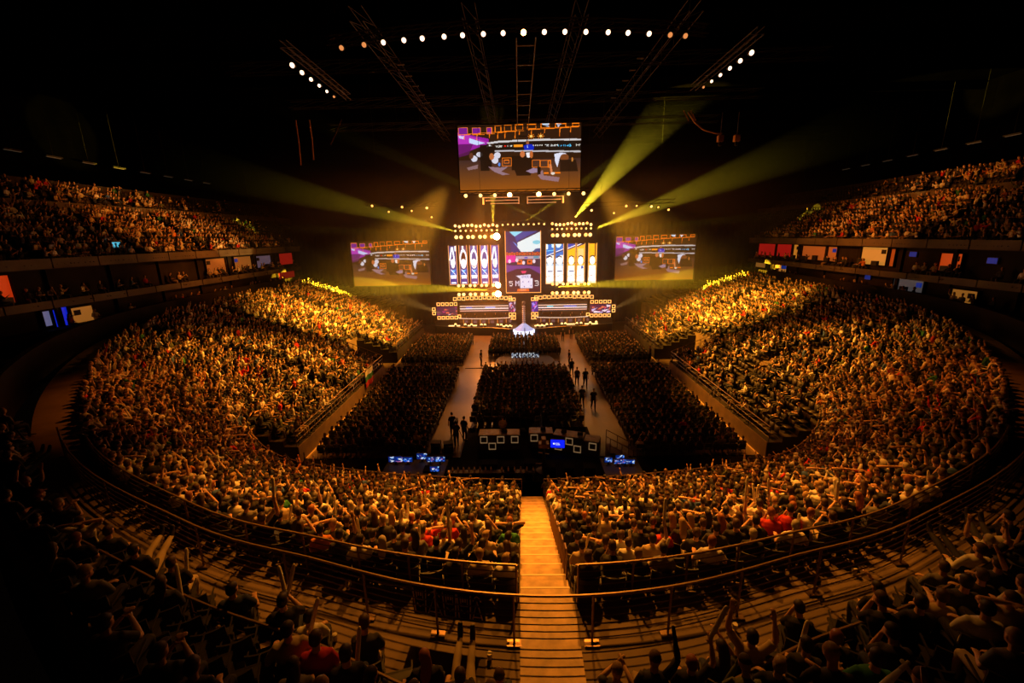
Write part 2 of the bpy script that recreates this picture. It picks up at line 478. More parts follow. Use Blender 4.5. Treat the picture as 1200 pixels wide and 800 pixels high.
def skeleton(pose, yaw=0.0, nod=-.1, lean=0.05, tilt=0.0):
    """joints; seated figures: origin on the floor under the seat, facing +y"""
    J = {}
    stand = pose.startswith('stand') or pose.startswith('walk')
    if stand:
        pel = V3(0, 0, .96); J['hip'] = [V3(sg * .095, 0, .92) for sg in (-1, 1)]
        st = .22 if pose.startswith('walk') else .02
        J['knee'] = [V3(-.10, .02 + st * .75, .50), V3(.10, .04 - st * .35, .50)]
        J['ank'] = [V3(-.10, st, .09), V3(.10, -st * 1.3, .11)]
        J['toe'] = [a + V3(0, .15, -.05) for a in J['ank']]
    else:
        pel = V3(0, -.11, .53); J['hip'] = [V3(sg * .10, -.06, .52) for sg in (-1, 1)]
        if pose == 'feetup':
            J['knee'] = [V3(-.12, .36, .70), V3(.10, .38, .66)]; J['ank'] = [V3(-.08, .78, .80), V3(.12, .74, .78)]
            J['toe'] = [a + V3(0, .06, .14) for a in J['ank']]
        else:
            J['knee'] = [V3(sg * .15, .32, .52) for sg in (-1, 1)]; J['ank'] = [V3(sg * .13, .34, .09) for sg in (-1, 1)]
            J['toe'] = [a + V3(0, .15, -.05) for a in J['ank']]
    sl, cl = math.sin(lean), math.cos(lean)
    up = V3(tilt, sl, cl); up /= np.linalg.norm(up)
    J['pel'] = pel; J['waist'] = pel + up * .16; J['chest'] = pel + up * .36; J['neck'] = pel + up * .50
    J['sh'] = [pel + up * .455 + V3(sg * .175, 0, 0) for sg in (-1, 1)]
    hm = rotm(yaw, nod - lean * .6)
    J['hm'] = hm; J['head'] = J['neck'] + up * .05 + hm @ V3(0, .025, .125)
    c = J['chest']
    def arm(sg, kind):
        s = J['sh'][0 if sg < 0 else 1]
        if kind == 'lap': return V3(s[0] + sg * .05, s[1] + .03, s[2] - .27), V3(sg * .10, pel[1] + .30, pel[2] + .13)
        if kind == 'up': return s + V3(sg * .13, .08, .20), s + V3(sg * .10, .16, .44)
        if kind == 'wave': return s + V3(sg * .20, .05, .12), s + V3(sg * .30, .12, .36)
        if kind == 'clap': return s + V3(sg * .07, .16, -.20), V3(sg * .05, s[1] + .34, s[2] - .02)
        if kind == 'fold': return s + V3(sg * .06, .08, -.25), V3(-sg * .07, s[1] + .24, s[2] - .22)
        if kind == 'chin': return V3(sg * .16, pel[1] + .36, pel[2] + .14), J['head'] + V3(sg * .05, .08, -.12)
        if kind == 'behind': return s + V3(sg * .20, -.02, .16), J['head'] + V3(sg * .06, -.12, 0)
        if kind == 'phone': return s + V3(sg * .06, .20, -.10), V3(sg * .03, s[1] + .34, s[2] + .16)
        if kind == 'rest': return s + V3(sg * .12, .04, -.26), V3(sg * .24, s[1] + .25, s[2] - .25)
        if kind == 'down': return s + V3(sg * .05, -.02, -.28), s + V3(sg * .06, .08, -.52)
        if kind == 'hold': return s + V3(sg * .06, .05, -.27), V3(sg * .12, s[1] + .30, s[2] - .12)
    AK = {'lap': ('lap', 'lap'), 'up': ('up', 'up'), 'oneup': ('lap', 'up'), 'clap': ('clap', 'clap'), 'fold': ('fold', 'fold'), 'chin': ('chin', 'lap'),
          'behind': ('behind', 'behind'), 'phone': ('lap', 'phone'), 'rest': ('rest', 'rest'), 'wave': ('wave', 'up'), 'feetup': ('rest', 'lap'), 'stand': ('down', 'down'),
          'walk': ('down', 'down'), 'standhold': ('hold', 'hold'), 'sticks': ('clap', 'up')}[pose]
    J['arm'] = [arm(-1, AK[0]), arm(1, AK[1])]
    J['stand'] = stand
    return J

def limb_parts(J, n=6, grow=1.0, hires=False):
    """list of (category, V, F)"""
    out = []
    p, w, c, nk = J['pel'], J['waist'], J['chest'], J['neck']
    up = nk - p; up /= np.linalg.norm(up)
    out.append(('torso', *sweep([p - up * .06, p + up * .02, w, c, J['neck'] - up * .05, J['neck'] - up * .0], [v * grow for v in (.14, .165, .15, .185, .165, .07)], [v * grow for v in (.10, .125, .105, .12, .095, .06)], n + 2 if not hires else 16)))
    for i, sg in enumerate((-1, 1)):
        s = J['sh'][i]; e, h = J['arm'][i]
        out.append(('uparm', *sweep([s - V3(sg * .03, 0, 0), s * .5 + e * .5, e], [.056 * grow, .05 * grow, .042 * grow], [.056 * grow, .05 * grow, .042 * grow], n)))
        out.append(('forearm', *sweep([e, e * .6 + h * .4, h], [.042, .041, .026], [.042, .041, .026], n)))
        hp, kn, an, to = J['hip'][i], J['knee'][i], J['ank'][i], J['toe'][i]
        out.append(('thigh', *sweep([hp, hp * .5 + kn * .5, kn], [.088 * grow, .078 * grow, .056 * grow], [.088 * grow, .078 * grow, .056 * grow], n)))
        out.append(('shin', *sweep([kn, kn * .65 + an * .35, an], [.054 * grow, .056 * grow, .036 * grow], [.054 * grow, .056 * grow, .036 * grow], n)))
        d = (to - an); d /= np.linalg.norm(d)
        out.append(('foot', *sweep([an + V3(0, -.04, -.02), an * .5 + to * .5, to + d * .04], [.036 * grow, .042 * grow, .034 * grow], [.04 * grow, .034 * grow, .022 * grow], n)))
    return out

def head_parts(J, n=8, m=6, hires=False):
    hm, hc = J['hm'], J['head']; out = []
    if hires:
        out.append(('head', *ellip(hc, (.074, .092, .105), hm, 20, 14)))
        out.append(('head', *ellip(hc + hm @ V3(0, .035, -.06), (.056, .062, .062), hm, 14, 10)))
        out.append(('head', *sweep([hc + hm @ V3(0, .088, .005), hc + hm @ V3(0, .108, -.028)], [.011, .017], [.01, .014], 8)))
        for sg in (-1, 1):
            out.append(('head', *ellip(hc + hm @ V3(sg * .076, -.005, -.01), (.010, .020, .030), hm, 8, 6)))
        out.append(('head', *ellip(hc + hm @ V3(0, .088, -.062), (.026, .012, .011), hm, 10, 6)))
    else:
        out.append(('head', *ellip(hc, (.076, .094, .115), hm, n, m)))
    out.append(('neck', *sweep([J['neck'] - V3(0, 0, .05), hc + hm @ V3(0, -.02, -.06)], [.056, .052], [.056, .052], 8 if hires else 5)))
    return out

def hand_parts(J):
    out = []
    for i, sg in enumerate((-1, 1)):
        e, h = J['arm'][i]
        d = h - e; d /= np.linalg.norm(d)
        side = np.cross(d, V3(0, 0, 1)); L = np.linalg.norm(side)
        side = side / L if L > .2 else V3(1, 0, 0)
        nrm = np.cross(side, d)
        if nrm[2] > 0: nrm = -nrm          # fingers curl towards here
        out.append(('hand', *sweep([h - d * .01, h + d * .045, h + d * .088], [.027, .040, .040], [.018, .015, .013], 8, side)))
        for f, (o, L) in enumerate(((-.030, .066), (-.010, .076), (.010, .072), (.029, .056))):
            b = h + d * .085 + side * o; k1 = b + d * L * .45 + nrm * .006; k2 = k1 + d * L * .32 + nrm * .018; k3 = k2 + d * L * .12 + nrm * .02
            out.append(('hand', *sweep([b - d * .015, k1, k2, k3], [.0095, .0088, .0082, .007], [.0095, .0088, .0082, .007], 6)))
        tb = h + d * .02 - side * sg * .03
        out.append(('hand', *sweep([tb, tb - side * sg * .028 + d * .028, tb - side * sg * .034 + d * .055 + nrm * .01], [.012, .0105, .009], [.012, .0105, .009], 6)))
    return out

def join(parts):
    V = []; F = []; n = 0
    for q in parts:
        V.append(q[-2]); F += [tuple(i + n for i in f) for f in q[-1]]; n += len(q[-2])
    return np.vstack(V), np.array(F)

def remesh(V, F, vox, name, smooth=True, target=None):
    me = np_mesh(name + '_tmp', V, F); o = bpy.data.objects.new('tmp', me); COL.objects.link(o)
    md = o.modifiers.new('r', 'REMESH'); md.mode = 'VOXEL'; md.voxel_size = vox; md.use_smooth_shade = True
    sm = o.modifiers.new('s', 'SMOOTH'); sm.factor = .5; sm.iterations = 2
    if target:
        dc = o.modifiers.new('d', 'DECIMATE'); dc.ratio = target
    dg = bpy.context.evaluated_depsgraph_get(); ev = o.evaluated_get(dg)
    m2 = bpy.data.meshes.new_from_object(ev); m2.name = name
    bpy.data.objects.remove(o); bpy.data.meshes.remove(me)
    return m2

def hires_person(name, pose, yaw=0, nod=-.1, lean=.05, hair='short', sleeves='short', cap=False):
    """meshes of one figure: body (one skin), shirt, trousers, shoes, hair"""
    J = skeleton(pose, yaw, nod, lean)
    limbs = limb_parts(J, 10, 1.0, True)
    body = limbs + head_parts(J, hires=True) + hand_parts(J)
    V, F = join(body); bm = remesh(V, F, .0085, 'body_' + name, target=.30)
    big = limb_parts(J, 12, 1.14, True)
    shirt = [q for q in big if q[0] == 'torso']
    for i in (0, 1):
        s = J['sh'][i]; e, h = J['arm'][i]; sg = (-1, 1)[i]
        if sleeves == 'short': shirt.append(('s', *sweep([s - V3(sg * .04, 0, 0), s * .45 + e * .55, s * .25 + e * .75], [.068, .064, .066], [.068, .064, .066], 12)))
        else:
            shirt.append(('s', *sweep([s - V3(sg * .04, 0, 0), s * .5 + e * .5, e], [.068, .062, .054], [.068, .062, .054], 12)))
            shirt.append(('s', *sweep([e, e * .5 + h * .5, h * .95 + e * .05], [.054, .050, .038], [.054, .050, .038], 12)))
    V, F = join(shirt); sm = remesh(V, F, .014, 'shirt_' + name, target=.5)
    V, F = join([q for q in big if q[0] in ('thigh', 'shin')] + [('p', *sweep([J['pel'] - V3(0, 0, .07), J['pel'] + (J['waist'] - J['pel']) * .3], [.17, .182], [.13, .138], 16))])
    pm = remesh(V, F, .016, 'trousers_' + name, target=.5)
    ft = [q for q in limb_parts(J, 10, 1.2, True) if q[0] == 'foot']
    fm = [remesh(*join([ft[i]]), .012, 'shoe_' + name, target=.5) for i in (0, 1)]
    hm, hc = J['hm'], J['head']
    hp = [('h', *ellip(hc + hm @ V3(0, -.012, .018), (.084, .098, .104), hm, 20, 10, PI * .50))]
    hp.append(('h', *ellip(hc + hm @ V3(0, -.035, -.005), (.080, .080, .085), hm @ rotm(0, .0), 18, 10)))
    if hair == 'long':
        hp.append(('h', *sweep([hc + hm @ V3(0, -.05, .03), hc + hm @ V3(0, -.085, -.08), J['neck'] + V3(0, -.13, -.03), J['neck'] + V3(0, -.14, -.13)], [.078, .085, .08, .05], [.05, .045, .035, .02], 12)))
    if cap:
        hp.append(('h', *sweep([hc + hm @ V3(0, .06, .065), hc + hm @ V3(0, .15, .045)], [.07, .06], [.012, .008], 12)))
    V, F = join(hp); hmesh = remesh(V, F, .010, 'hair_' + name, target=.6)
    for m_ in (bm, sm, pm, fm[0], fm[1], hmesh): m_.materials.clear(); m_.materials.append(M['skin'])
    return dict(body=bm, shirt=sm, trousers=pm, shoe0=fm[0], shoe1=fm[1], hair=hmesh, J=J)

def cloth(n, rgb): return mat('cloth_' + n, rgb, .85, bump=(60, .12))
CL = {'black': cloth('black', (.012, .011, .012)), 'charcoal': cloth('charcoal', (.035, .034, .038)), 'white': cloth('white', (.72, .70, .66)),
      'grey': cloth('grey', (.18, .17, .17)), 'red': cloth('red', (.55, .02, .02)), 'navy': cloth('navy', (.02, .03, .09)), 'olive': cloth('olive', (.10, .12, .05)),
      'beige': cloth('beige', (.50, .40, .27)), 'orange': cloth('orange', (.60, .20, .04)), 'green': cloth('green', (.03, .22, .08)), 'blue': cloth('blue', (.05, .12, .42))}
HAIRM = {'dark': mat('hair_dark', (.020, .012, .008), .6), 'brown': mat('hair_brown', (.07, .035, .018), .6), 'blond': mat('hair_blond', (.36, .24, .11), .6), 'ginger': mat('hair_ginger', (.28, .09, .03), .6), 'pale': mat('hair_cap_pale', (.5, .45, .38), .7)}
SHOE = mat('shoe_dark', (.03, .028, .028), .5)

def place_person(T, loc, rz, shirt, pants, hair, label, group=None, scale=1.0):
    b = bpy.data.objects.new('person', T['body']); link(b); b.location = loc; b.rotation_euler = (0, 0, rz); b.scale = (scale,) * 3
    tag(b, label, 'person', group)
    for nm, key, mt in (('shirt', 'shirt', CL[shirt]), ('trousers', 'trousers', CL[pants]), ('shoe', 'shoe0', SHOE), ('shoe', 'shoe1', SHOE), ('hair', 'hair', HAIRM[hair])):
        o = bpy.data.objects.new(nm, T[key]); link(o, b); o.material_slots[0].link = 'OBJECT'; o.material_slots[0].material = mt
    return b

# low resolution figures for the mass of the crowd
CAT = dict(torso=2, uparm=2, forearm=0, thigh=3, shin=3, foot=4, head=0, neck=0, hair=1)
def lowres(pose, yaw=0, nod=-.1, lean=.05, tilt=0, hair='short', sl=False):
    J = skeleton(pose, yaw, nod, lean, tilt)
    P = limb_parts(J, 5, 1.1) + head_parts(J, 8, 5)
    hm, hc = J['hm'], J['head']
    P.append(('hair', *ellip(hc + hm @ V3(0, -.022, .025), (.084, .096, .108), hm, 8, 4, PI * .62)))
    if hair == 'long': P.append(('hair', *sweep([hc + hm @ V3(0, -.06, .0), J['neck'] + V3(0, -.12, -.08)], [.085, .06], [.05, .03], 6)))
    for i in (0, 1):
        e, h = J['arm'][i]; d = (h - e) / np.linalg.norm(h - e)
        P.append(('forearm', *sweep([h, h + d * .14], [.036, .028], [.02, .016], 4)))
    V = []; F = []; C = []; n = 0
    for q in P:
        V.append(q[1]); F += [tuple(i + n for i in f) for f in q[2]]; C += [CAT[q[0]] if not (sl and q[0] == 'forearm') else 2] * len(q[2]); n += len(q[1])
    return np.vstack(V).astype(np.float32), np.array(F, np.int32), np.array(C, np.int32)
LOWT = []
for pose, wt in (('lap', 5), ('up', .5), ('oneup', .8), ('clap', 3), ('fold', 3.5), ('chin', 2.5), ('behind', 1), ('phone', 1.5), ('rest', 3), ('wave', .3)):
    for v in range(3):
        LOWT.append((lowres(pose, R.uniform(-.6, .6), R.uniform(-.25, .15), R.uniform(-.05, .25) + (.3 if pose == 'chin' else 0), R.uniform(-.12, .12), 'long' if v == 2 else 'short', v == 1), wt))
LWT = np.array([w for _, w in LOWT], float); LWT /= LWT.sum()
SKINC = [(.62, .38, .25), (.55, .32, .21), (.68, .44, .31), (.40, .22, .14)]
HAIRC = [(.02, .012, .008), (.05, .028, .015), (.10, .05, .02), (.34, .22, .10), (.03, .03, .03), (.5, .45, .38)]
HW = [.34, .25, .17, .12, .06, .06]
SHIRTS = list(CL.keys())
SHC = {k: tuple(CL[k].node_tree.nodes['Principled BSDF'].inputs['Base Color'].default_value)[:3] for k in SHIRTS}
SW = dict(black=.42, charcoal=.13, white=.17, grey=.07, red=.025, navy=.07, olive=.02, beige=.055, orange=.01, green=.01, blue=.02)
SWk = list(SW); SWv = np.array([SW[k] for k in SWk]); SWv /= SWv.sum()
PANTC = [(.02, .02, .025), (.03, .04, .08), (.10, .09, .08), (.3, .22, .14)]

def crowd_mesh(name, people, templates=None, weights=None, dim=1.0):
    """people: list of (x,y,z,rz,scale)"""
    templates = templates or LOWT; weights = weights if weights is not None else LWT
    Vs, Fs, Cs = [], [], []; n = 0
    for (x, y, z, rz, sc) in people:
        (V, F, C), _ = templates[NR.choice(len(templates), p=weights)]
        c, s = math.cos(rz), math.sin(rz)
        W = np.empty_like(V)
        W[:, 0] = (V[:, 0] * c - V[:, 1] * s) * sc + x; W[:, 1] = (V[:, 0] * s + V[:, 1] * c) * sc + y; W[:, 2] = V[:, 2] * sc + z
        pal = np.array([SKINC[NR.choice(4, p=[.4, .3, .22, .08])], HAIRC[NR.choice(6, p=HW)], SHC[SWk[NR.choice(len(SWk), p=SWv)]],
                        PANTC[NR.choice(4, p=[.4, .35, .15, .1])], (.03, .03, .03)])
        pal[2] = np.clip(pal[2] * NR.uniform(.7, 1.25), 0, .85)
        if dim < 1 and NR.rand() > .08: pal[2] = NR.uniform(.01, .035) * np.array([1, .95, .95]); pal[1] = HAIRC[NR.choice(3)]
        Vs.append(W); Fs.append(F + n); Cs.append(pal[C]); n += len(V)
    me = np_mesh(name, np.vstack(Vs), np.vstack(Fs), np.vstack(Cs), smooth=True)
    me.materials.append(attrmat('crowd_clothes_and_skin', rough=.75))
    return me
# ------------------------------------------------------------------ seat positions
ORD = ['first', 'second', 'third', 'fourth', 'fifth', 'sixth', 'seventh', 'eighth', 'ninth', 'tenth', 'eleventh', 'twelfth', 'thirteenth', 'fourteenth', 'fifteenth', 'sixteenth', 'seventeenth', 'eighteenth', 'nineteenth', 'twentieth']
def ordw(n):
    if n <= 20: return ORD[n - 1]
    t = ('', '', 'twenty', 'thirty', 'forty', 'fifty', 'sixty', 'seventy', 'eighty', 'ninety')[n // 10]
    return (t + '-' + ORD[n % 10 - 1]) if n % 10 else {2: 'twentieth', 3: 'thirtieth', 4: 'fortieth', 5: 'fiftieth', 6: 'sixtieth', 7: 'seventieth', 8: 'eightieth'}[n // 10]
class Seat: pass
seats = []
STAGE = np.array([0., 60.])
def heading(p, n, mix):
    f = -n * (1 - mix) + mix * (STAGE - p) / np.linalg.norm(STAGE - p)
    f /= np.linalg.norm(f); return math.atan2(-f[0], f[1])
def walk_line(fn, s0, s1, step, first=None):
    """points every `step` metres along the plan line fn(s), starting at s0"""
    out = []; S = np.linspace(s0, s1, 1600); P = np.array([fn(s) for s in S]); d = np.r_[0, np.cumsum(np.linalg.norm(np.diff(P, axis=0), axis=1))]
    for L in np.arange(step * .55 if first is None else first, d[-1], step):
        out.append((np.interp(L, d, S), L))
    return out
def near_aisle(p, s, tol):
    for a in AISLES:
        if a == 0: continue
        if abs(s - a) < .8:
            n = dirn(a); q = stn(a)[3:5]; v = p - q
            if abs(v[0] * -n[1] + v[1] * n[0]) < tol: return True
    return False
for k in range(NROW):
    for sg in (-1, 1):
        t = (k + .58) / NROW
        fn = lambda s: (lambda r: r[:2] * (1 - t) + r[3:5] * t)(stn(s))
        pts = walk_line(fn, sg * .001, sg * (NS - .25), .52, STAIR_W / 2 + .28 + sg * STAIR_X); cnt = 0
        for s, L in pts:
            p = fn(s)
            if abs(p[0] - STAIR_X) < STAIR_W / 2 + .27: continue
            if near_aisle(p, s, .62): continue
            cnt += 1
            a = Seat(); r = stn(s); a.p = np.array([p[0], p[1], r[2] + (r[5] - r[2]) * k / NROW]); n = dirn(s)
            a.rs = heading(p, n, 0); a.rp = heading(p, n, .25); a.zone = 'lower'; a.row = NROW - k; a.i = cnt; a.sg = sg; a.s = s; seats.append(a)
for k in range(6):
    for sg in (-1, 1):
        fn = lambda s: beyond(s, WALK + k * UD + UD * .55)
        cnt = 0
        for s, L in walk_line(fn, sg * .001, sg * 4.6, .54, STAIR_W / 2 + .28 + sg * STAIR_X):
            p = fn(s)
            if nrows(s) <= k: continue
            if abs(p[0] - STAIR_X) < STAIR_W / 2 + .27 or near_aisle(p, s, .6): continue
            cnt += 1
            a = Seat(); a.p = np.array([p[0], p[1], zB(s) + .04 + k * UR]); n = dirn(s)
            a.rs = heading(p, n, 0); a.rp = heading(p, n, .25); a.zone = 'upper_rear'; a.row = k + 1; a.i = cnt; a.sg = sg; a.s = s; seats.append(a)
for sx in (-1, 1):
    for k in range(5):
        for (ya, yb) in ((23.7, 40.1), (45.3, 58.2)):
            cnt = 0
            for y in np.arange(ya + .2, yb, .52):
                if abs(y - 32) < .5: continue
                cnt += 1; a = Seat(); a.p = np.array([sx * (14.1 + k * .86 + .5), y, 1.2 + k * .36]); n = np.array([sx, 0.])
                a.rs = heading(a.p[:2], n, 0); a.rp = heading(a.p[:2], n, .3); a.zone = 'side'; a.row = k + 1; a.i = cnt; a.sg = sx; a.s = 6; seats.append(a)
    for k in range(UPN):
        e = 0 if k < 9 else .6
        for y in np.arange(9, 74, .53):
            if abs((y + k * .0 - 4) % 8.5) < 1.0: continue
            a = Seat(); a.p = np.array([sx * (34.0 + (k + .55) * UPD + e), y, 12.0 + k * UPR + e]); n = np.array([sx, 0.])
            a.rs = heading(a.p[:2], n, 0); a.rp = heading(a.p[:2], n, .3); a.zone = 'tier'; a.row = k + 1; a.i = 0; a.sg = sx; a.s = 0; seats.append(a)

def occupied(a):
    x, y, z = a.p; u = R.random()
    if a.zone == 'lower':
        lim = 56.5 + 6.5 * min(1, max(0, (abs(x) - 18.4) / 12.6))
        if abs(x) > 15 and y > lim: return False
        if a.row == 1 and abs(x) < 9: return u < .72
        if a.sg > 0 and abs(x) > 15 and 26 < y < 44 and x < 23: return u < .74
        return u < .955
    if a.zone == 'side':
        if y > 57.5: return False
        return u < (.93 if a.sg < 0 else .48)
    if a.zone == 'upper_rear': return u < (.80 if abs(a.s) < 2.2 else .35)
    if a.zone == 'tier':
        if y > 66: return False
        if a.sg > 0 and y > 63 - a.row * .4: return u < .03
        if a.sg < 0 and y > 62 - a.row * .3: return u < .15
        if a.row > 9 and (y > 50): return u < .3
        return u < (.93 if a.row < 10 else .72)
for a in seats: a.occ = occupied(a)
P = np.array([a.p for a in seats]) + np.array([0, 0, .9])
cx, cu, cz = cam_xyz(P)
for i, a in enumerate(seats):
    a.depth = cz[i]; a.px = F_PX * cx[i] / max(cz[i], .01); a.py = F_PX * cu[i] / max(cz[i], .01)
    a.inf = cz[i] > 1 and abs(a.px) < 600 and -398 < a.py < 400
near = sorted([a for a in seats if a.inf and a.occ], key=lambda a: a.depth)
N_IND = 262
ind = near[:N_IND]
for a in seats: a.ind = False
for a in ind: a.ind = True
nearseats = sorted([a for a in seats if a.inf], key=lambda a: a.depth)[:298]
for a in seats: a.inds = False
for a in nearseats: a.inds = True

# ------------------------------------------------------------------ individual spectators
TPL = []
SPEC = [('lap', 0, -.1, .05, 'short', 'short', 0), ('lap', .35, -.05, .10, 'long', 'long', 0), ('clap', -.1, 0, .05, 'short', 'short', 1), ('oneup', .1, .05, .0, 'short', 'short', 0),
        ('fold', -.3, -.15, -.05, 'short', 'long', 1), ('chin', .1, -.1, .38, 'short', 'short', 0), ('behind', 0, .05, -.08, 'short', 'short', 0), ('phone', .15, -.3, .08, 'long', 'short', 0),
        ('rest', -.4, -.05, -.05, 'short', 'short', 0), ('feetup', .2, 0, -.15, 'short', 'long', 0), ('up', 0, .1, 0, 'short', 'short', 0)]
for q in SPEC: TPL.append((q[0], hires_person(q[0] + q[4], q[0], q[1], q[2], q[3], q[4], q[5], q[6])))
POSEW = dict(lap='hands on lap', clap='clapping', oneup='one arm raised', fold='arms folded', chin='leaning forward', behind='hands behind head', phone='holding phone up', rest='arms on armrests', feetup='legs stretched out', up='both arms raised')
TW = [5, 3, 2.5, 1, 3.5, 3, 1, 1.2, 3.5, 0, .4]
side_w = {-1: 'left', 1: 'right'}
def where(a):
    if a.zone == 'lower': return '%s row below the rail, %s %s of the stairs' % (ordw(a.row), ordw(a.i), side_w[a.sg])
    return '%s row above the walkway, %s %s of the stairs' % (ordw(a.row), ordw(a.i), side_w[a.sg])
hairnames = ['dark', 'brown', 'ginger', 'blond', 'pale']
for a in ind:
    w = list(TW)
    if a.zone == 'upper_rear' and a.row == 1: w[9] = 6
    if a.zone == 'upper_rear': w[10] = .3; w[3] = .8
    ti = R.choices(range(len(TPL)), w)[0]; pose, T = TPL[ti]
    sh = SWk[NR.choice(len(SWk), p=SWv)]; hr = R.choices(hairnames, [.42, .30, .08, .14, .06])[0]
    lb = '%s-shirted spectator %s, %s' % (sh, POSEW[pose], where(a))
    a.pose = pose
    a.obj = place_person(T, tuple(a.p + np.array([0, 0, 0.02])), a.rp + R.uniform(-.15, .15), sh, R.choice(['black', 'navy', 'charcoal', 'beige']), hr, lb, 'spectators in the rear seating', R.uniform(.95, 1.05))
    a.T = T
# clapping sticks held by some of them
def stick_mesh():
    mb = MB(); mb.lathe([(.005, 0), (.022, .015), (.030, .05), (.033, .2), (.033, .48), (.030, .57), (.020, .605), (.005, .615)], 14)
    return mb
stk = stick_mesh().mesh('clapping_stick', True); stk.materials.append(M['stick'])
cand = [a for a in ind if a.pose in ('clap', 'oneup', 'up', 'lap', 'rest')]
R.shuffle(cand)
cols = 0
for a in sorted(cand[:34], key=lambda a: a.depth):
    J = a.T['J']; c, s = math.cos(a.obj.rotation_euler[2]), math.sin(a.obj.rotation_euler[2])
    for i in ((0, 1) if a.pose in ('clap', 'up') else (1,)):
        e, h = J['arm'][i]; d = (h - e) / np.linalg.norm(h - e); g = h + d * .07
        up = V3(R.uniform(-.25, .25) + (.12, -.12)[1 - i], R.uniform(.05, .5), 1); up /= np.linalg.norm(up)
        b = g - up * .08
        w = np.array([b[0] * c - b[1] * s, b[0] * s + b[1] * c, b[2]]) + np.array(a.obj.location)
        uw = Vector((up[0] * c - up[1] * s, up[0] * s + up[1] * c, up[2]))
        o = bpy.data.objects.new('clapping_stick', stk); link(o); o.location = w; o.rotation_mode = 'QUATERNION'; o.rotation_quaternion = uw.to_track_quat('Z', 'Y')
        hand = ('left hand', 'right hand')[i]
        tag(o, 'pale inflatable clapping stick, %s, %s' % (hand, where(a)), 'clapping stick', 'inflatable clapping sticks')

# ------------------------------------------------------------------ seats
def seat_parts():
    pan = MB(); pan.box((-.22, -.20, .405), (.22, .20, .435)); pan.box((-.22, .17, .38), (.22, .21, .435))
    back = MB(); n = 6
    for k in range(n):   # gently curved shell
        xa, xb = -.22 + .44 * k / n, -.22 + .44 * (k + 1) / n
        ya, yb = -.24 + .05 * (abs(xa) / .22) ** 2, -.24 + .05 * (abs(xb) / .22) ** 2
        back.add([(xa, ya - .02, .44), (xb, yb - .02, .44), (xb, yb + .01, .44), (xa, ya + .01, .44), (xa, ya - .07, .84), (xb, yb - .07, .84), (xb, yb - .04, .84), (xa, ya - .04, .84)],
                 [(0, 3, 2, 1), (4, 5, 6, 7), (0, 1, 5, 4), (1, 2, 6, 5), (2, 3, 7, 6), (3, 0, 4, 7)])
    br = MB(); br.box((-.012, -.24, 0), (.012, .02, .44)); br.box((-.01, -.22, .60), (.01, .16, .63)); br.box((-.01, -.24, .44), (.01, -.21, .62))
    return pan, back, br
pan, back, br = seat_parts()
mp, mbk, mbr = pan.mesh('seat_pan'), back.mesh('seat_backrest'), br.mesh('seat_bracket')
for m_ in (mp, mbk): m_.materials.append(M['seat'])
mbr.materials.append(M['seat'])
for a in nearseats:
    e = empty('folding_seat', tuple(a.p), a.rs, 'black folding seat, ' + where(a), 'seat', 'black folding seats in the rear seating')
    for nm, me, dx in (('seat_pan', mp, 0), ('backrest', mbk, 0), ('bracket', mbr, -.235), ('bracket', mbr, .235)): link(bpy.data.objects.new(nm, me), e).location[0] = dx
def seats_mesh(name, L, m, h0=.42):
    bV = []; bF = []
    for lo, hi in (((-.22, -.2, h0 - .03), (.22, .2, h0)), ((-.22, -.28, h0), (.22, -.24, h0 + .42))):
        q = MB().box(lo, hi); n = len(bV); bV += q.v; bF += [tuple(i + n for i in f) for f in q.f]
    bV = np.array(bV, np.float32); bF = np.array(bF, np.int32)
    A = np.array([[p[0], p[1], p[2], r] for p, r in L], np.float32)
    c, s = np.cos(A[:, 3])[:, None], np.sin(A[:, 3])[:, None]
    V = np.stack([bV[None, :, 0] * c - bV[None, :, 1] * s + A[:, 0:1], bV[None, :, 0] * s + bV[None, :, 1] * c + A[:, 1:2], bV[None, :, 2] + A[:, 2:3]], -1).reshape(-1, 3)
    F = (bF[None] + (np.arange(len(A)) * len(bV))[:, None, None]).reshape(-1, 4)
    me = np_mesh(name, V, F); me.materials.append(m); return link(bpy.data.objects.new(name, me))
o = seats_mesh('seat_rows', [(a.p, a.rs) for a in seats if not a.inds], mat('seat_plastic_far', (.045, .038, .036), .5))
tag(o, 'rows of dark folding seats filling the bowl and both side tiers', 'seats', kind='stuff')

# ------------------------------------------------------------------ the mass of spectators
def crowd(name, L, label, group, t=None, w=None, dim=1.0):
    me = crowd_mesh(name, L, t, w, dim); o = link(bpy.data.objects.new(name, me)); tag(o, label, 'crowd', group, 'stuff'); return o
def plist(f): return [(a.p[0], a.p[1], a.p[2], a.rp + R.gauss(0, .22), R.uniform(.92, 1.08)) for a in seats if a.occ and not a.ind and f(a)]
crowd('bowl_crowd', plist(lambda a: a.zone != 'tier'), 'packed spectators filling the lower bowl around the arena floor', 'crowd')
up_extra = []
for sx in (-1, 1):
    for y in np.arange(20, 70, .75):
        if R.random() < .5: up_extra.append((sx * (34.45 + R.uniform(0, .3)), y, 9.2, sx * PI / 2 + R.gauss(0, .3), 1.0))
        if y > 30 and R.random() < .4: up_extra.append((sx * (34.45 + R.uniform(0, .3)), y, 7.0, sx * PI / 2 + R.gauss(0, .3), 1.0))
    for _ in range(70):
        y = R.uniform(9, 21.5); x = R.uniform(28.2, 34.6)
        up_extra.append((sx * x, y, 7.0, sx * PI / 2 + R.gauss(0, .3), 1.0))
crowd('upper_tier_crowd', plist(lambda a: a.zone == 'tier') + up_extra, 'distant spectators in the two upper side tiers and balconies', 'crowd')

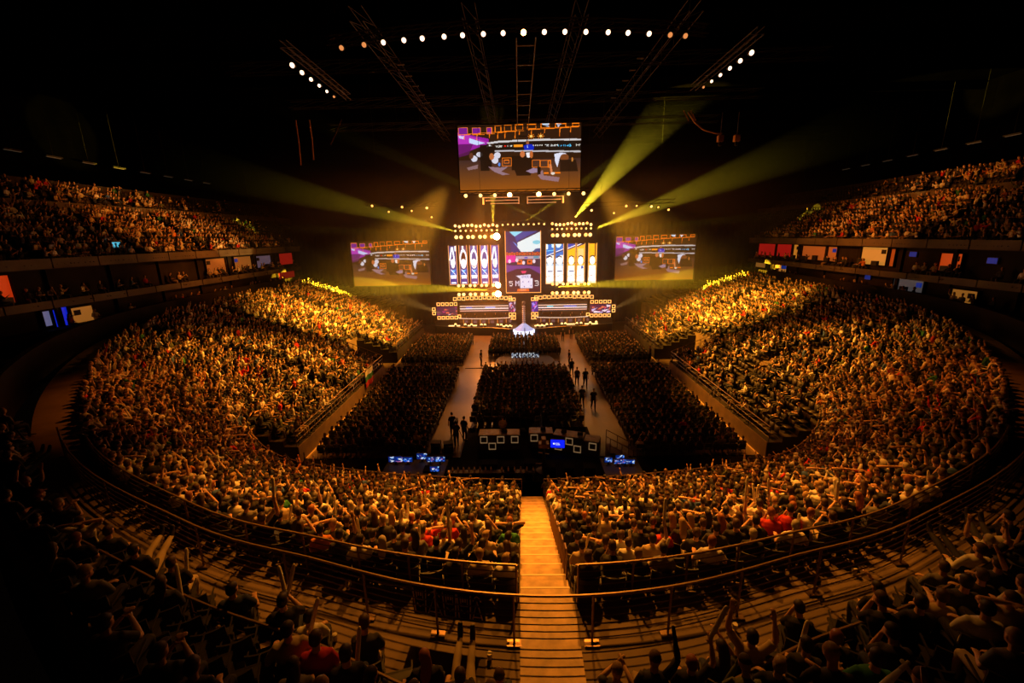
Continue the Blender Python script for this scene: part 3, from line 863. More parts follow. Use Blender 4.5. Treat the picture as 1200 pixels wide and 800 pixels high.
# ------------------------------------------------------------------ floor blocks with chairs
chairs = []
for name, xa, xb, ya, yb in (('left', -13.3, -6.5, 24.2, 41.2), ('right', 6.5, 13.3, 24.2, 41.2), ('centre', -4.25, 4.25, 28.6, 41.4),
                             ('lf', -13.3, -6.6, 43.8, 54.3), ('rf', 6.6, 13.3, 43.8, 54.3), ('cf', -4.2, 4.2, 46.9, 54.6)):
    for k, y in enumerate(np.arange(ya, yb, .86)):
        for x in np.arange(xa + .25, xb - .1, .52): chairs.append((name, k, x, y, R.random() < (.96 if k else .8)))
cl = [c for c in chairs]
dd = cam_xyz(np.array([(c[2], c[3], .6) for c in cl]))[2]
order = sorted([i for i in range(len(cl)) if cl[i][0] in ('left', 'right', 'centre')], key=lambda i: dd[i])
near_ch = set(order[:150])
fc_seat = MB(); fc_seat.box((-.21, -.19, .43), (.21, .21, .46)); fc_seat.box((-.21, .19, .41), (.21, .22, .46))
fc_back = MB(); fc_back.box((-.20, -.25, .60), (.20, -.22, .86)); fc_back.box((-.20, -.245, .52), (.20, -.225, .56))
fc_leg = MB(); fc_leg.tube([(0, -.24, .88), (0, -.20, .45), (0, -.26, 0)], .013, 5)
fc_leg2 = MB(); fc_leg2.tube([(0, .17, .44), (0, .22, 0)], .013, 5)
m1, m2, m3, m4 = fc_seat.mesh('chair_seat'), fc_back.mesh('chair_backrest'), fc_leg.mesh('chair_rear_leg'), fc_leg2.mesh('chair_front_leg')
m1.materials.append(M['chair']); m2.materials.append(M['chair']); m3.materials.append(M['chrome']); m4.materials.append(M['chrome'])
blk = dict(left='left floor block', right='right floor block', centre='centre floor block')
cnt = {}
for i, (nm, k, x, y, oc) in enumerate(cl):
    if i not in near_ch: continue
    cnt[(nm, k)] = cnt.get((nm, k), 0) + 1
    e = empty('stacking_chair', (x, y, 0), R.uniform(-.05, .05), 'black floor chair, %s, %s row from the back, %s from its left end' % (blk[nm], ordw(k + 1), ordw(cnt[(nm, k)])), 'chair', 'chairs on the arena floor')
    link(bpy.data.objects.new('seat', m1), e); link(bpy.data.objects.new('backrest', m2), e)
    for sx in (-1, 1):
        q = link(bpy.data.objects.new('leg', m3), e); q.location = (sx * .2, 0, 0)
        q = link(bpy.data.objects.new('leg', m4), e); q.location = (sx * .2, 0, 0)
o = seats_mesh('floor_chair_rows', [(np.array([c[2], c[3], 0.]), 0.) for i, c in enumerate(cl) if i not in near_ch], M['chair'], .46)
tag(o, 'rows of black chairs under the audience on the arena floor', 'chairs', kind='stuff')
LOWF = [t for t in LOWT]
wf = LWT.copy(); wf[3:9] = 0; wf[27:30] = 0; wf[18:21] = 0; wf /= wf.sum()
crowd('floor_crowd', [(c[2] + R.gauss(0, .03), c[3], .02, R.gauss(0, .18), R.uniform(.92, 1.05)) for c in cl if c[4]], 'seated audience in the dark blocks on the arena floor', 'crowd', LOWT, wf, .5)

# ------------------------------------------------------------------ rails
def rail(name, fn, S, base, h, bars, posts, label, cat='railing', r=.014, group=None, rt=.026, foot=False):
    """fn(s)->(x,y); base(s)->z"""
    c = fn(S[len(S) // 2]); e = empty(name, (float(c[0]), float(c[1]), float(base(S[len(S) // 2]))), 0, label, cat, group); o0 = np.array(e.location)
    def line(hh): return [np.array([*fn(s), base(s) + hh]) - o0 for s in S]
    MB().tube(line(h), rt, 6).build('top_rail', M['railtop'], e)
    for b in range(bars):
        MB().tube(line(h * (b + 1) / (bars + 1)), r, 4).build('bar', M['rail'], e)
    for k in range(posts):
        s = S[0] + (S[-1] - S[0]) * (k / max(posts - 1, 1)); p = np.array([*fn(s), base(s)]) - o0
        m_ = MB().tube([p, p + V3(0, 0, h)], .022, 6)
        if foot: m_.cbox((p[0], p[1], p[2] + .02), (.26, .14, .04))
        m_.build('post', M['rail'], e)
    return e
def solve_s(fn, x):
    lo, hi = (0, 4) if x > 0 else (-4, 0)
    for _ in range(40):
        m = (lo + hi) / 2
        if fn(m)[0] < x: lo = m
        else: hi = m
    return (lo + hi) / 2
xl, xr = STAIR_X - STAIR_W / 2 - .06, STAIR_X + STAIR_W / 2 + .06
fA = lambda s: beyond(s, .06); fF = lambda s: beyond(s, FENCE); fC = lambda s: beyond(s, WALK + UD * 1.04)
zb_ = lambda s: zB(s)
sl, sr = solve_s(fA, xl), solve_s(fA, xr)
rail('guard_rail', fA, np.linspace(-4.0, sl, 30), zb_, .92, 5, 9, 'guard rail behind the last lower row, left of the stairs', group='curved guard rails')
rail('guard_rail', fA, np.linspace(sr, 4.0, 30), zb_, .92, 5, 9, 'guard rail behind the last lower row, right of the stairs', group='curved guard rails')
rail('guard_rail', fF, np.linspace(-4.2, 4.2, 60), zb_, 1.05, 6, 14, 'long barred fence along the walkway crossing the stairs', group='curved guard rails', foot=True)
sl, sr = solve_s(fC, xl), solve_s(fC, xr)
zc = lambda s: zB(s) + .04 + UR
rail('guard_rail', fC, np.linspace(-3.4, sl, 26), zc, .62, 1, 6, 'low dark rail behind the front upper row, left of the stairs', group='curved guard rails')
rail('guard_rail', fC, np.linspace(sr, 3.4, 26), zc, .62, 1, 6, 'low dark rail behind the front upper row, right of the stairs', group='curved guard rails')
fR = lambda s: stn(s)[:2] + dirn(s) * -.05; z0_ = lambda s: stn(s)[2]
rail('front_rail', fR, np.linspace(-4.3, -.12, 30), z0_, .95, 3, 12, 'front rail of the rear seating, left of the stairs', group='front rails')
rail('front_rail', fR, np.linspace(.12, 4.3, 30), z0_, .95, 3, 12, 'front rail of the rear seating, right of the stairs', group='front rails')
for sx in (-1, 1):
    for i, (ya, yb) in enumerate(((23.4, 40.3), (45.0, 58.4))):
        f = lambda t: (sx * 14.15, t)
        rail('side_rail', f, np.linspace(ya, yb, 12), lambda t: 1.2, 1.0, 2, 9, 'rail on top of the %s %s side stand front' % (('near', 'far')[i], side_w[sx]), group='side stand rails')
        f2 = lambda t: (sx * t, ya + .05) if i == 0 else (sx * t, ya + .05)
        f3 = lambda t: (sx * t, yb - .05)
        rail('side_rail', f3 if i == 0 else f2, np.linspace(14.15, 18.3, 6), lambda t: 1.2 + (t - 14.1) * .42, 1.0, 2, 4, 'sloping rail at the vomitory end of the %s %s side stand' % (('near', 'far')[i], side_w[sx]), group='side stand rails')
# stair handrails: short loops standing on the right edge of the stairs
for k in range(7):
    r0 = NROW - 1 - k * 1.0 - 1; p = bowl(0, r0 + .3); y = p[1]; z = zA + (zb - zA) * int(r0) / NROW
    m_ = MB(); xx = x1 - .02
    m_.tube([(0, 0, 0), (0, 0, .78), (0, .05, .84), (0, .34, .76), (0, .38, .70), (0, .38, -.1)], .02, 6)
    o = m_.build('handrail', M['railtop']); o.location = (xx, y, z); tag(o, 'short upright handrail loop, %s from the top on the stairs right edge' % ordw(k + 1), 'handrail', 'stair handrail loops')
# ------------------------------------------------------------------ LED screens: a raster of coloured pixels
class Pic:
    def __init__(s, w, h, ext, bg):
        """ext = (x0,y0,x1,y1) drawing units mapped to the raster"""
        s.w, s.h, s.e = w, h, ext; s.a = np.zeros((h, w, 3)); s.a[:] = bg
        s.X = ext[0] + (np.arange(w) + .5) / w * (ext[2] - ext[0]); s.Y = ext[1] + (np.arange(h) + .5) / h * (ext[3] - ext[1])
        s.GX, s.GY = np.meshgrid(s.X, s.Y)
    def put(s, m, c, a=1.0):
        s.a[m] = s.a[m] * (1 - a) + np.array(c) * a
    def rect(s, x0, y0, x1, y1, c, a=1.0): s.put((s.GX >= x0) & (s.GX < x1) & (s.GY >= y0) & (s.GY < y1), c, a)
    def frame(s, x0, y0, x1, y1, c, t=4):
        s.rect(x0, y0, x1, y0 + t, c); s.rect(x0, y1 - t, x1, y1, c); s.rect(x0, y0, x0 + t, y1, c); s.rect(x1 - t, y0, x1, y1, c)
    def ell(s, x, y, rx, ry, c, a=1.0): s.put(((s.GX - x) / rx) ** 2 + ((s.GY - y) / ry) ** 2 < 1, c, a)
    def poly(s, pts, c, a=1.0):
        m = np.zeros(s.GX.shape, bool); n = len(pts)
        for i in range(n):
            (x1, y1), (x2, y2) = pts[i], pts[(i + 1) % n]
            if y1 == y2: continue
            m ^= ((y1 > s.GY) != (y2 > s.GY)) & (s.GX < (x2 - x1) * (s.GY - y1) / (y2 - y1) + x1)
        s.put(m, c, a)
    def line(s, x0, y0, x1, y1, t, c, a=1.0):
        dx, dy = x1 - x0, y1 - y0; L = math.hypot(dx, dy) or 1; nx, ny = -dy / L * t / 2, dx / L * t / 2
        s.poly([(x0 + nx, y0 + ny), (x1 + nx, y1 + ny), (x1 - nx, y1 - ny), (x0 - nx, y0 - ny)], c, a)
    def text(s, x, y, h, t, c):
        u = h / 7.0
        for ch in t:
            g = FONT.get(ch)
            if g:
                for r, row in enumerate(g):
                    for k in range(5):
                        if row >> (4 - k) & 1: s.rect(x + k * u, y + r * u, x + (k + 1) * u, y + (r + 1) * u, c)
            x += 6 * u * (0.98)
        return x
    def grid(s, name, W, H, strength, matname):
        """mesh of coloured cells in the xz plane, centred, facing -y"""
        xs = (np.arange(s.w + 1) / s.w - .5) * W; zs = (.5 - np.arange(s.h + 1) / s.h) * H
        gx, gz = np.meshgrid(xs, zs); V = np.stack([gx, np.zeros_like(gx), gz], -1).reshape(-1, 3)
        i, j = np.meshgrid(np.arange(s.h), np.arange(s.w), indexing='ij'); a = (i * (s.w + 1) + j).ravel()
        F = np.stack([a, a + s.w + 1, a + s.w + 2, a + 1], -1)
        c = np.clip(s.a.reshape(-1, 3), 0, 1); c = np.where(c <= .04045, c / 12.92, ((c + .055) / 1.055) ** 2.4)
        me = np_mesh(name, V, F, c); me.materials.append(attrmat(matname, emit=strength)); return me
FONT = {'b': (16, 16, 30, 17, 17, 17, 30), 'e': (0, 14, 17, 31, 16, 17, 14), 't': (8, 28, 8, 8, 8, 9, 6), 'w': (0, 17, 17, 21, 21, 21, 10), 'a': (0, 14, 1, 15, 17, 19, 13), 'y': (0, 17, 17, 15, 1, 17, 14),
        'l': (12, 4, 4, 4, 4, 4, 14), 'o': (0, 14, 17, 17, 17, 17, 14), 'g': (0, 15, 17, 17, 15, 1, 14), 'i': (4, 0, 12, 4, 4, 4, 14), 'c': (0, 14, 17, 16, 16, 17, 14), 'h': (16, 16, 30, 17, 17, 17, 17),
        'G': (14, 17, 16, 23, 17, 17, 14), 'd': (1, 1, 15, 17, 17, 17, 15), 'n': (0, 30, 17, 17, 17, 17, 17), 'r': (0, 22, 25, 16, 16, 16, 16), 'm': (0, 26, 21, 21, 21, 21, 21), 'p': (0, 30, 17, 17, 30, 16, 16),
        's': (0, 15, 16, 14, 1, 17, 14), 'x': (0, 17, 10, 4, 4, 10, 17), '5': (31, 16, 30, 1, 1, 17, 14), '3': (30, 1, 1, 14, 1, 1, 30), 'M': (17, 27, 21, 21, 17, 17, 17), 'E': (31, 16, 16, 30, 16, 16, 31), 'S': (15, 16, 16, 14, 1, 1, 30), 'L': (16, 16, 16, 16, 16, 16, 31),
        'P': (30, 17, 17, 30, 16, 16, 16), 'D': (28, 18, 17, 17, 17, 18, 28), 'I': (14, 4, 4, 4, 4, 4, 14), 'N': (17, 25, 21, 19, 17, 17, 17), 'C': (14, 17, 16, 16, 16, 17, 14), 'u': (0, 17, 17, 17, 17, 19, 13)}
OR = (1.0, .50, .08)
def broadcast():
    p = Pic(256, 142, (75, 35, 1100, 605), (.20, .11, .05))
    # stage floor of the broadcast picture
    for k in range(30):
        y = 330 + k * 9.3; t = k / 29
        p.rect(75, y, 1100, y + 10, (.27 + .32 * t, .17 + .15 * t, .14 - .07 * t))
    p.poly([(75, 90), (330, 150), (330, 190), (75, 280)], (.60, .12, .62)); p.poly([(75, 110), (140, 110), (330, 180), (75, 190)], (.72, .20, .72))
    p.poly([(75, 190), (200, 190), (160, 280), (75, 300)], (.38, .10, .35), .8)
    p.poly([(170, 140), (240, 165), (300, 185), (230, 200), (165, 180)], (.80, .85, 1)); p.poly([(80, 118), (130, 125), (125, 150), (85, 140)], (.85, .8, 1))
    # orange neon squares along the top
    xs = [(78, 48, 160, 112), (195, 55, 268, 115), (315, 55, 362, 112), (385, 45, 438, 100), (462, 38, 525, 92), (553, 36, 620, 85), (652, 36, 728, 78), (765, 36, 840, 72), (885, 36, 975, 72), (1025, 36, 1085, 66)]
    for i, (a, b, c, d) in enumerate(xs):
        if i in (0, 1, 2): p.rect(a, b, c, d, (.48, .12, .55))
        p.frame(a, b, c, d, OR, 6)
    p.poly([(775, 36), (835, 36), (830, 62), (790, 50)], (.85, .9, 1)); p.poly([(895, 36), (935, 40), (910, 68)], (.9, .9, 1))
    for a, b, c, d in [(130, 115, 175, 150), (235, 115, 300, 160), (340, 110, 385, 145), (410, 100, 470, 150), (470, 95, 555, 150), (555, 90, 590, 150), (590, 88, 650, 125), (690, 82, 760, 130), (800, 78, 880, 112), (925, 75, 1015, 145), (1015, 70, 1080, 110)]:
        p.line(a, b, a - 4, d, 6, OR); p.line(a, b, c, b - 2, 5, OR)
    p.line(75, 112, 1090, 62, 5, OR)
    # white bars and the sponsor band
    p.poly([(310, 182), (420, 168), (760, 160), (1100, 166), (1100, 180), (760, 174), (420, 184), (330, 194)], (.82, .80, .80))
    p.poly([(370, 188), (1100, 182), (1100, 262), (370, 246)], (.13, .085, .055))
    p.poly([(380, 246), (640, 252), (1100, 266), (1100, 280), (640, 264), (380, 258)], (.74, .72, .74))
    p.ell(335, 218, 24, 18, (.9, .9, .9)); p.line(320, 232, 352, 206, 5, (.2, .12, .08))
    p.text(378, 205, 17, 'radar', (.95, .93, .9)); p.rect(458, 206, 474, 221, (.9, .15, .1)); p.text(478, 204, 17, 'nter', (.95, .93, .9))
    p.rect(538, 202, 614, 224, (1, .60, .12))
    for k in range(5): p.ell(704 + k * 18, 213, 5, 6, (.85, .83, .8))
    p.text(798, 203, 22, 'betway', (1, 1, 1)); p.text(908, 212, 17, 'logitech', (.30, .75, .95)); p.text(1000, 208, 22, 'G', (.35, .80, 1)); p.text(1050, 209, 20, 'dyn', (.95, .93, .9))
    for x in (685, 765):
        for k in range(8): p.line(x, 137, x + 30 * math.cos(k * PI / 4), 137 + 24 * math.sin(k * PI / 4), 3, (1, .55, .1))
        p.ell(x, 137, 10, 9, (1, .85, .45))
    # host in blue, players, desks
    p.ell(655, 188, 13, 17, (.62, .36, .2)); p.poly([(622, 215), (650, 202), (690, 202), (710, 225), (705, 250), (628, 250)], (.06, .16, .75)); p.text(648, 212, 18, 'l', (.8, .9, 1))
    p.rect(520, 300, 700, 420, (.12, .07, .035)); p.poly([(510, 310), (700, 310), (680, 470), (560, 470)], (.13, .075, .04))
    for x, y, w, h in ((250, 280, 26, 22), (205, 315, 26, 26), (400, 290, 28, 26), (380, 332, 28, 28)): p.ell(x, y, w, h, (.85, .84, .9))
    p.ell(345, 240, 36, 30, (.12, .07, .04)); p.ell(352, 300, 20, 28, (.75, .42, .22)); p.rect(255, 200, 330, 420, (.11, .065, .035), .85); p.rect(290, 330, 350, 400, (.12, .07, .04))
    p.ell(612, 285, 20, 28, (.80, .45, .25)); p.poly([(640, 275), (680, 270), (672, 318), (650, 312)], (.95, .93, .95)); p.ell(686, 290, 14, 30, (.75, .4, .18))
    p.ell(180, 290, 18, 26, (.40, .22, .14)); p.poly([(140, 390), (235, 365), (230, 400), (150, 412)], (.55, .42, .42))
    p.poly([(320, 385), (420, 395), (490, 388), (430, 430), (500, 455), (440, 460), (370, 430)], (.58, .46, .50)); p.poly([(640, 430), (700, 405), (740, 410), (740, 445), (680, 448)], (.60, .50, .60))
    p.poly([(740, 470), (780, 420), (790, 470), (925, 490), (915, 528), (770, 505)], (.58, .44, .46))
    for a, b, c, d in ((440, 310, 520, 385), (455, 330, 500, 360), (690, 335, 760, 400), (760, 340, 850, 400), (825, 345, 850, 405)): p.frame(a, b, c, d, OR, 5)
    p.rect(790, 446, 830, 458, OR); p.rect(885, 446, 930, 456, OR); p.poly([(835, 375), (855, 375), (865, 440), (850, 460)], (.85, .5, .3)); p.ell(868, 455, 16, 12, (.9, .85, .8))
    p.poly([(880, 290), (930, 278), (985, 288), (960, 300), (925, 320), (905, 405), (885, 350)], (.88, .88, .95)); p.ell(965, 320, 36, 30, (.50, .27, .13)); p.poly([(925, 340), (1060, 340), (1080, 440), (930, 440)], (.16, .09, .04), .9)
    p.ell(1030, 340, 8, 18, (.8, .5, .2)); p.rect(735, 395, 765, 460, (.10, .06, .03)); p.ell(415, 368, 10, 16, (.35, .55, .9))
    return p
bc = broadcast()
def led_screen(name, loc, W, H, pic, label, strength=.9, rx=0, frame=.12, group=None, edge=None, matn='led_pixels'):
    e = empty(name, loc, 0, label, 'screen', group); e.rotation_euler[0] = rx
    cab = MB(); cab.box((-W / 2 - frame, .01, -H / 2 - frame), (W / 2 + frame, .35, H / 2 + frame)); cab.build('screen_housing', M['black'], e)
    me = pic if isinstance(pic, bpy.types.Mesh) else pic.grid(name + '_pixels', W, H, strength, matn)
    link(bpy.data.objects.new('display', me), e)
    if edge:
        f = MB()
        for x in (-W / 2 - .05, W / 2 + .05): f.box((x - .04, -.03, -H / 2 - .09), (x + .04, .01, H / 2 + .09))
        f.box((-W / 2, -.03, -H / 2 - .09), (W / 2, .01, -H / 2 - .01)); f.build('lit_edge', edge, e)
    return e
led_screen('video_screen', (-.3, 48, 21.25), 12.75, 6.55, bc, 'large hanging screen high above the stage showing players on stage', 1.0)
side_me = bc.grid('side_pixels', 10.8, 6.05, .85, 'led_pixels_side')
led_screen('video_screen', (-18.35, 60, 9.95), 10.8, 6.05, side_me, 'side screen on the left of the stage showing players on stage', group='side screens')
led_screen('video_screen', (18.15, 60, 10.1), 10.8, 6.05, side_me, 'side screen on the right of the stage showing players on stage', group='side screens')
# centre portrait screen
p = Pic(114, 204, (90, 65, 470, 745), (.10, .06, .22))
p.poly([(90, 65), (135, 65), (190, 130), (215, 300), (90, 300)], (.10, .10, .35)); p.poly([(130, 65), (280, 65), (195, 125)], (.55, .90, 1)); p.poly([(190, 120), (280, 65), (440, 65), (230, 165), (215, 200)], (.10, .25, .60))
p.poly([(470, 70), (220, 185), (218, 235), (260, 290), (470, 290)], (.93, .99, 1)); p.ell(430, 185, 45, 22, (.35, .80, .90), .7); p.poly([(380, 290), (420, 255), (470, 250), (470, 290)], (.12, .30, .55))
p.poly([(140, 160), (215, 230), (255, 290), (150, 290)], (.08, .12, .45)); p.poly([(165, 170), (200, 195), (215, 215), (215, 235)], (.3, .6, .95))
for k in range(14): p.frame(92 + k * 28, 292 + (k % 2) * 6, 114 + k * 28, 324, (1, .38 + .1 * (k % 2), .05), 6)
p.poly([(90, 325), (200, 325), (190, 400), (90, 410)], (.92, .05, .62)); p.rect(200, 335, 470, 370, (.75, .65, .72)); p.rect(295, 345, 330, 362, (.25, .25, .8)); p.rect(395, 340, 455, 362, (.25, .60, .70))
for x in (240, 350): p.rect(x - 25, 375, x + 30, 430, (.95, .42, .10)); p.rect(x - 14, 388, x + 14, 410, (.3, .08, .1))
for x, y in ((210, 380), (285, 410), (400, 395), (130, 390)): p.ell(x, y, 16, 22, (.95, .88, .95))
p.poly([(90, 430), (180, 440), (330, 440), (470, 460), (470, 540), (350, 470), (200, 480), (90, 520)], (.42, .20, .55)); p.poly([(90, 520), (200, 480), (350, 472), (470, 540), (470, 745), (90, 745)], (.20, .03, .16))
p.poly([(250, 500), (318, 500), (300, 530), (268, 530)], (.95, .20, .45)); p.poly([(195, 555), (365, 540), (355, 590), (245, 590)], (.92, .90, 1)); p.rect(245, 585, 385, 700, (.95, .92, 1))
p.text(262, 556, 24, 'ENCE', (.25, .2, .55)); 
for x, y in ((275, 625), (340, 625), (365, 670), (290, 680)): p.ell(x, y, 6, 9, (.55, .45, .70))
p.text(120, 615, 56, '5', (1, 1, 1)); p.text(190, 612, 60, 'M', (.95, .9, 1)); p.text(408, 612, 60, '3', (1, 1, 1))
p.poly([(215, 705), (340, 705), (345, 735), (205, 735)], (1, .42, .12)); p.rect(240, 712, 310, 722, (1, .75, .6))
led_screen('video_screen', (0.05, 60, 9.8), 4.75, 8.3, p, 'tall centre stage screen showing the players and score five to three', 1.25, edge=emat('warm_edge', (1, .40, .08), 1.6))
# five slats each side
WH = (.97, .97, 1); BL = (.10, .28, .62)
LX = [(65, 178), (218, 322), (345, 460), (505, 607), (640, 752)]
for i, (a, b) in enumerate(LX):
    w = b - a; p = Pic(26, 104, (0, 370, 100, 880), [(.25, .22, .45), (.30, .15, .30), (.22, .25, .55), (.28, .32, .66), (.25, .26, .60)][i])
    if i in (0, 4): p.line(8, 560, 42, 385, 20, WH); p.line(50, 385, 72, 560, 20, WH)
    else:
        p.ell(50, 540, 50, 130, WH); p.ell(52, 545, 33, 95, (.20, .24, .5) if i != 1 else (.25, .07, .05)); p.rect(25 + 8 * i, 370, 48 + 8 * i, 420, WH)
    if i == 0: p.rect(80, 370, 100, 440, WH)
    p.ell(50, 590, 36, 48, (1, .92, .90)); p.poly([(20, 600), (80, 600), (70, 650), (50, 668), (30, 650)], (1, .93, .92))
    if i in (2,): p.line(15, 625, 50, 650, 7, (.6, .1, .1)); p.line(50, 650, 85, 625, 7, (.6, .1, .1))
    p.poly([(4, 665), (45, 685), (96, 660), (100, 740), (60, 785), (0, 740)], BL); p.ell(50, 705, 18, 18, (.35, .75, 1)); p.line(15, 680, 80, 750, 9, WH); p.line(85, 680, 20, 750, 7, (.3, .65, .95))
    p.poly([(5, 755), (95, 755), (80, 820), (20, 820)], WH); p.poly([(0, 820), (30, 800), (70, 800), (100, 820), (100, 880), (0, 880)], (.16, .16, .5)); p.poly([(20, 850), (80, 850), (85, 870), (15, 870)], WH)
    led_screen('banner_screen', (-9.7 + i * 1.46, 60, 9.55), .98, 5.25, p, 'narrow screen of a player in blue and white, %s from the left' % ordw(i + 1), 1.5, frame=.05, group='left bank of narrow stage screens', edge=emat('warm_edge2', (1, .45, .12), 1.0), matn='led_pixels_hot')
RX = [(90, 200), (218, 330), (380, 485), (500, 607), (655, 760)]
GLD = (1, .68, .10)
xr_ = [3.75, 5.05, 6.70, 7.98, 9.60]
for i in range(5):
    p = Pic(26, 104, (0, 350, 100, 880), GLD if i > 1 else (.05, .40, .72))
    if i == 0: p.poly([(0, 350), (20, 350), (25, 400), (10, 420), (0, 410)], (.95, 1, 1)); p.poly([(70, 350), (100, 350), (100, 400), (75, 390)], (.8, .95, 1)); p.line(0, 440, 100, 430, 6, (.5, .9, 1))
    if i == 1: p.poly([(0, 350), (80, 350), (50, 395), (20, 395)], (.85, .97, 1))
    if i == 2: p.poly([(0, 350), (100, 350), (100, 385), (0, 430)], (.06, .22, .62))
    if i == 3: p.poly([(0, 350), (90, 350), (0, 385)], (.30, .15, .45)); p.rect(10, 410, 90, 520, (1, .75, .45))
    if i < 4:
        y = [505, 455, 410, 372][i]; p.line(0, y, 100, y - 40, 9, (.97, .95, .95)); p.line(0, y + 16, 100, y - 24, 13, (.04, .10, .28))
    if i == 4: p.rect(78, 350, 92, 520, (.45, .20, .03))
    if i < 2: p.rect(0, 545, 100, 880, (.95, .93, .9), .7); p.poly([(10, 540), (60, 500), (100, 500), (100, 560), (0, 560)], (1, .95, .9))
    p.ell(50, 525, 34, 20, (.16, .08, .05)); p.ell(50, 575, 36, 56, (1, .97, .94)); p.poly([(8, 640), (92, 640), (100, 880), (0, 880)], (1, .98, .95))
    p.ell(10, 600, 7, 12, (.10, .06, .06)); p.ell(96, 605, 7, 12, (.12, .06, .05)); p.line(28, 612, 48, 630, 5, (.35, .25, .3)) if i == 1 else p.ell(50, 615, 8, 3, (.9, .6, .5))
    if i < 3: p.rect(20, 705, 88, 722, (.18, .28, .50))
    if i == 3: p.poly([(55, 650), (80, 640), (90, 680), (60, 690)], (.10, .30, .65))
    for k in range(5): p.line(10 + k * 18, 760 + (k * 37 % 20), 24 + k * 18, 750 + (k * 53 % 30), 4, (.95, .55, .40))
    p.line(0, 790, 60, 775, 6, (.9, .45, .40)); p.rect(0, 850, 100, 880, (1, .9, .75))
    led_screen('banner_screen', (xr_[i], 60, 9.5), 1.02 if i != 1 else 1.05, 5.35, p, 'narrow screen of a player in white, %s from the left' % ordw(i + 1), 1.5, frame=.05, group='right bank of narrow stage screens', edge=emat('warm_edge2', (1, .45, .12), 1.0), matn='led_pixels_hot')

# ------------------------------------------------------------------ stage
dk = MB()
front = [(-13.2, 62.5), (-12.6, 59.6), (-9, 58.2), (-4.5, 57.6), (-2.0, 56.6), (2.0, 56.6), (4.5, 57.6), (9, 58.2), (12.6, 59.6), (13.2, 62.5)]
dk.prism(front + [(13.2, 68), (-13.2, 68)], 0, 1.15)
st = dk.build('stage_deck', mat('stage_black', (.02, .018, .017), .35)); tag(st, 'low black stage deck with curved front under the screens', 'stage')
tr = MB()
for (a, b) in zip(front[1:-2], front[2:-1]): tr.tube([(a[0], a[1] - .02, 1.14), (b[0], b[1] - .02, 1.14)], .03, 4)
tr.build('deck_edge', M['chrome'], st)
NEON = emat('neon_orange', (1, .42, .10), 2.6)
def squares(e, pts, size, name='neon_square', m=None, t=.07):
    for (x, y, z) in pts:
        q = MB(); h = size / 2
        q.box((x - h, y, z - h), (x + h, y + .06, z - h + t)); q.box((x - h, y, z + h - t), (x + h, y + .06, z + h)); q.box((x - h, y, z - h), (x - h + t, y + .06, z + h)); q.box((x + h - t, y, z - h), (x + h, y + .06, z + h))
        q.build(name, m or NEON, e)
def small_pic(seed, cols, w=40, h=26):
    r = random.Random(seed); p = Pic(w, h, (0, 0, 100, 65), cols[0])
    for _ in range(16):
        x, y = r.uniform(0, 100), r.uniform(0, 65); p.poly([(x, y), (x + r.uniform(8, 40), y + r.uniform(-12, 12)), (x + r.uniform(-10, 20), y + r.uniform(8, 26))], r.choice(cols[1:]))
    return p
PK = [(.30, .06, .25), (.95, .20, .62), (1, .9, .95), (.55, .15, .45), (.85, .75, .95), (.95, .45, .3), (.15, .1, .25)]
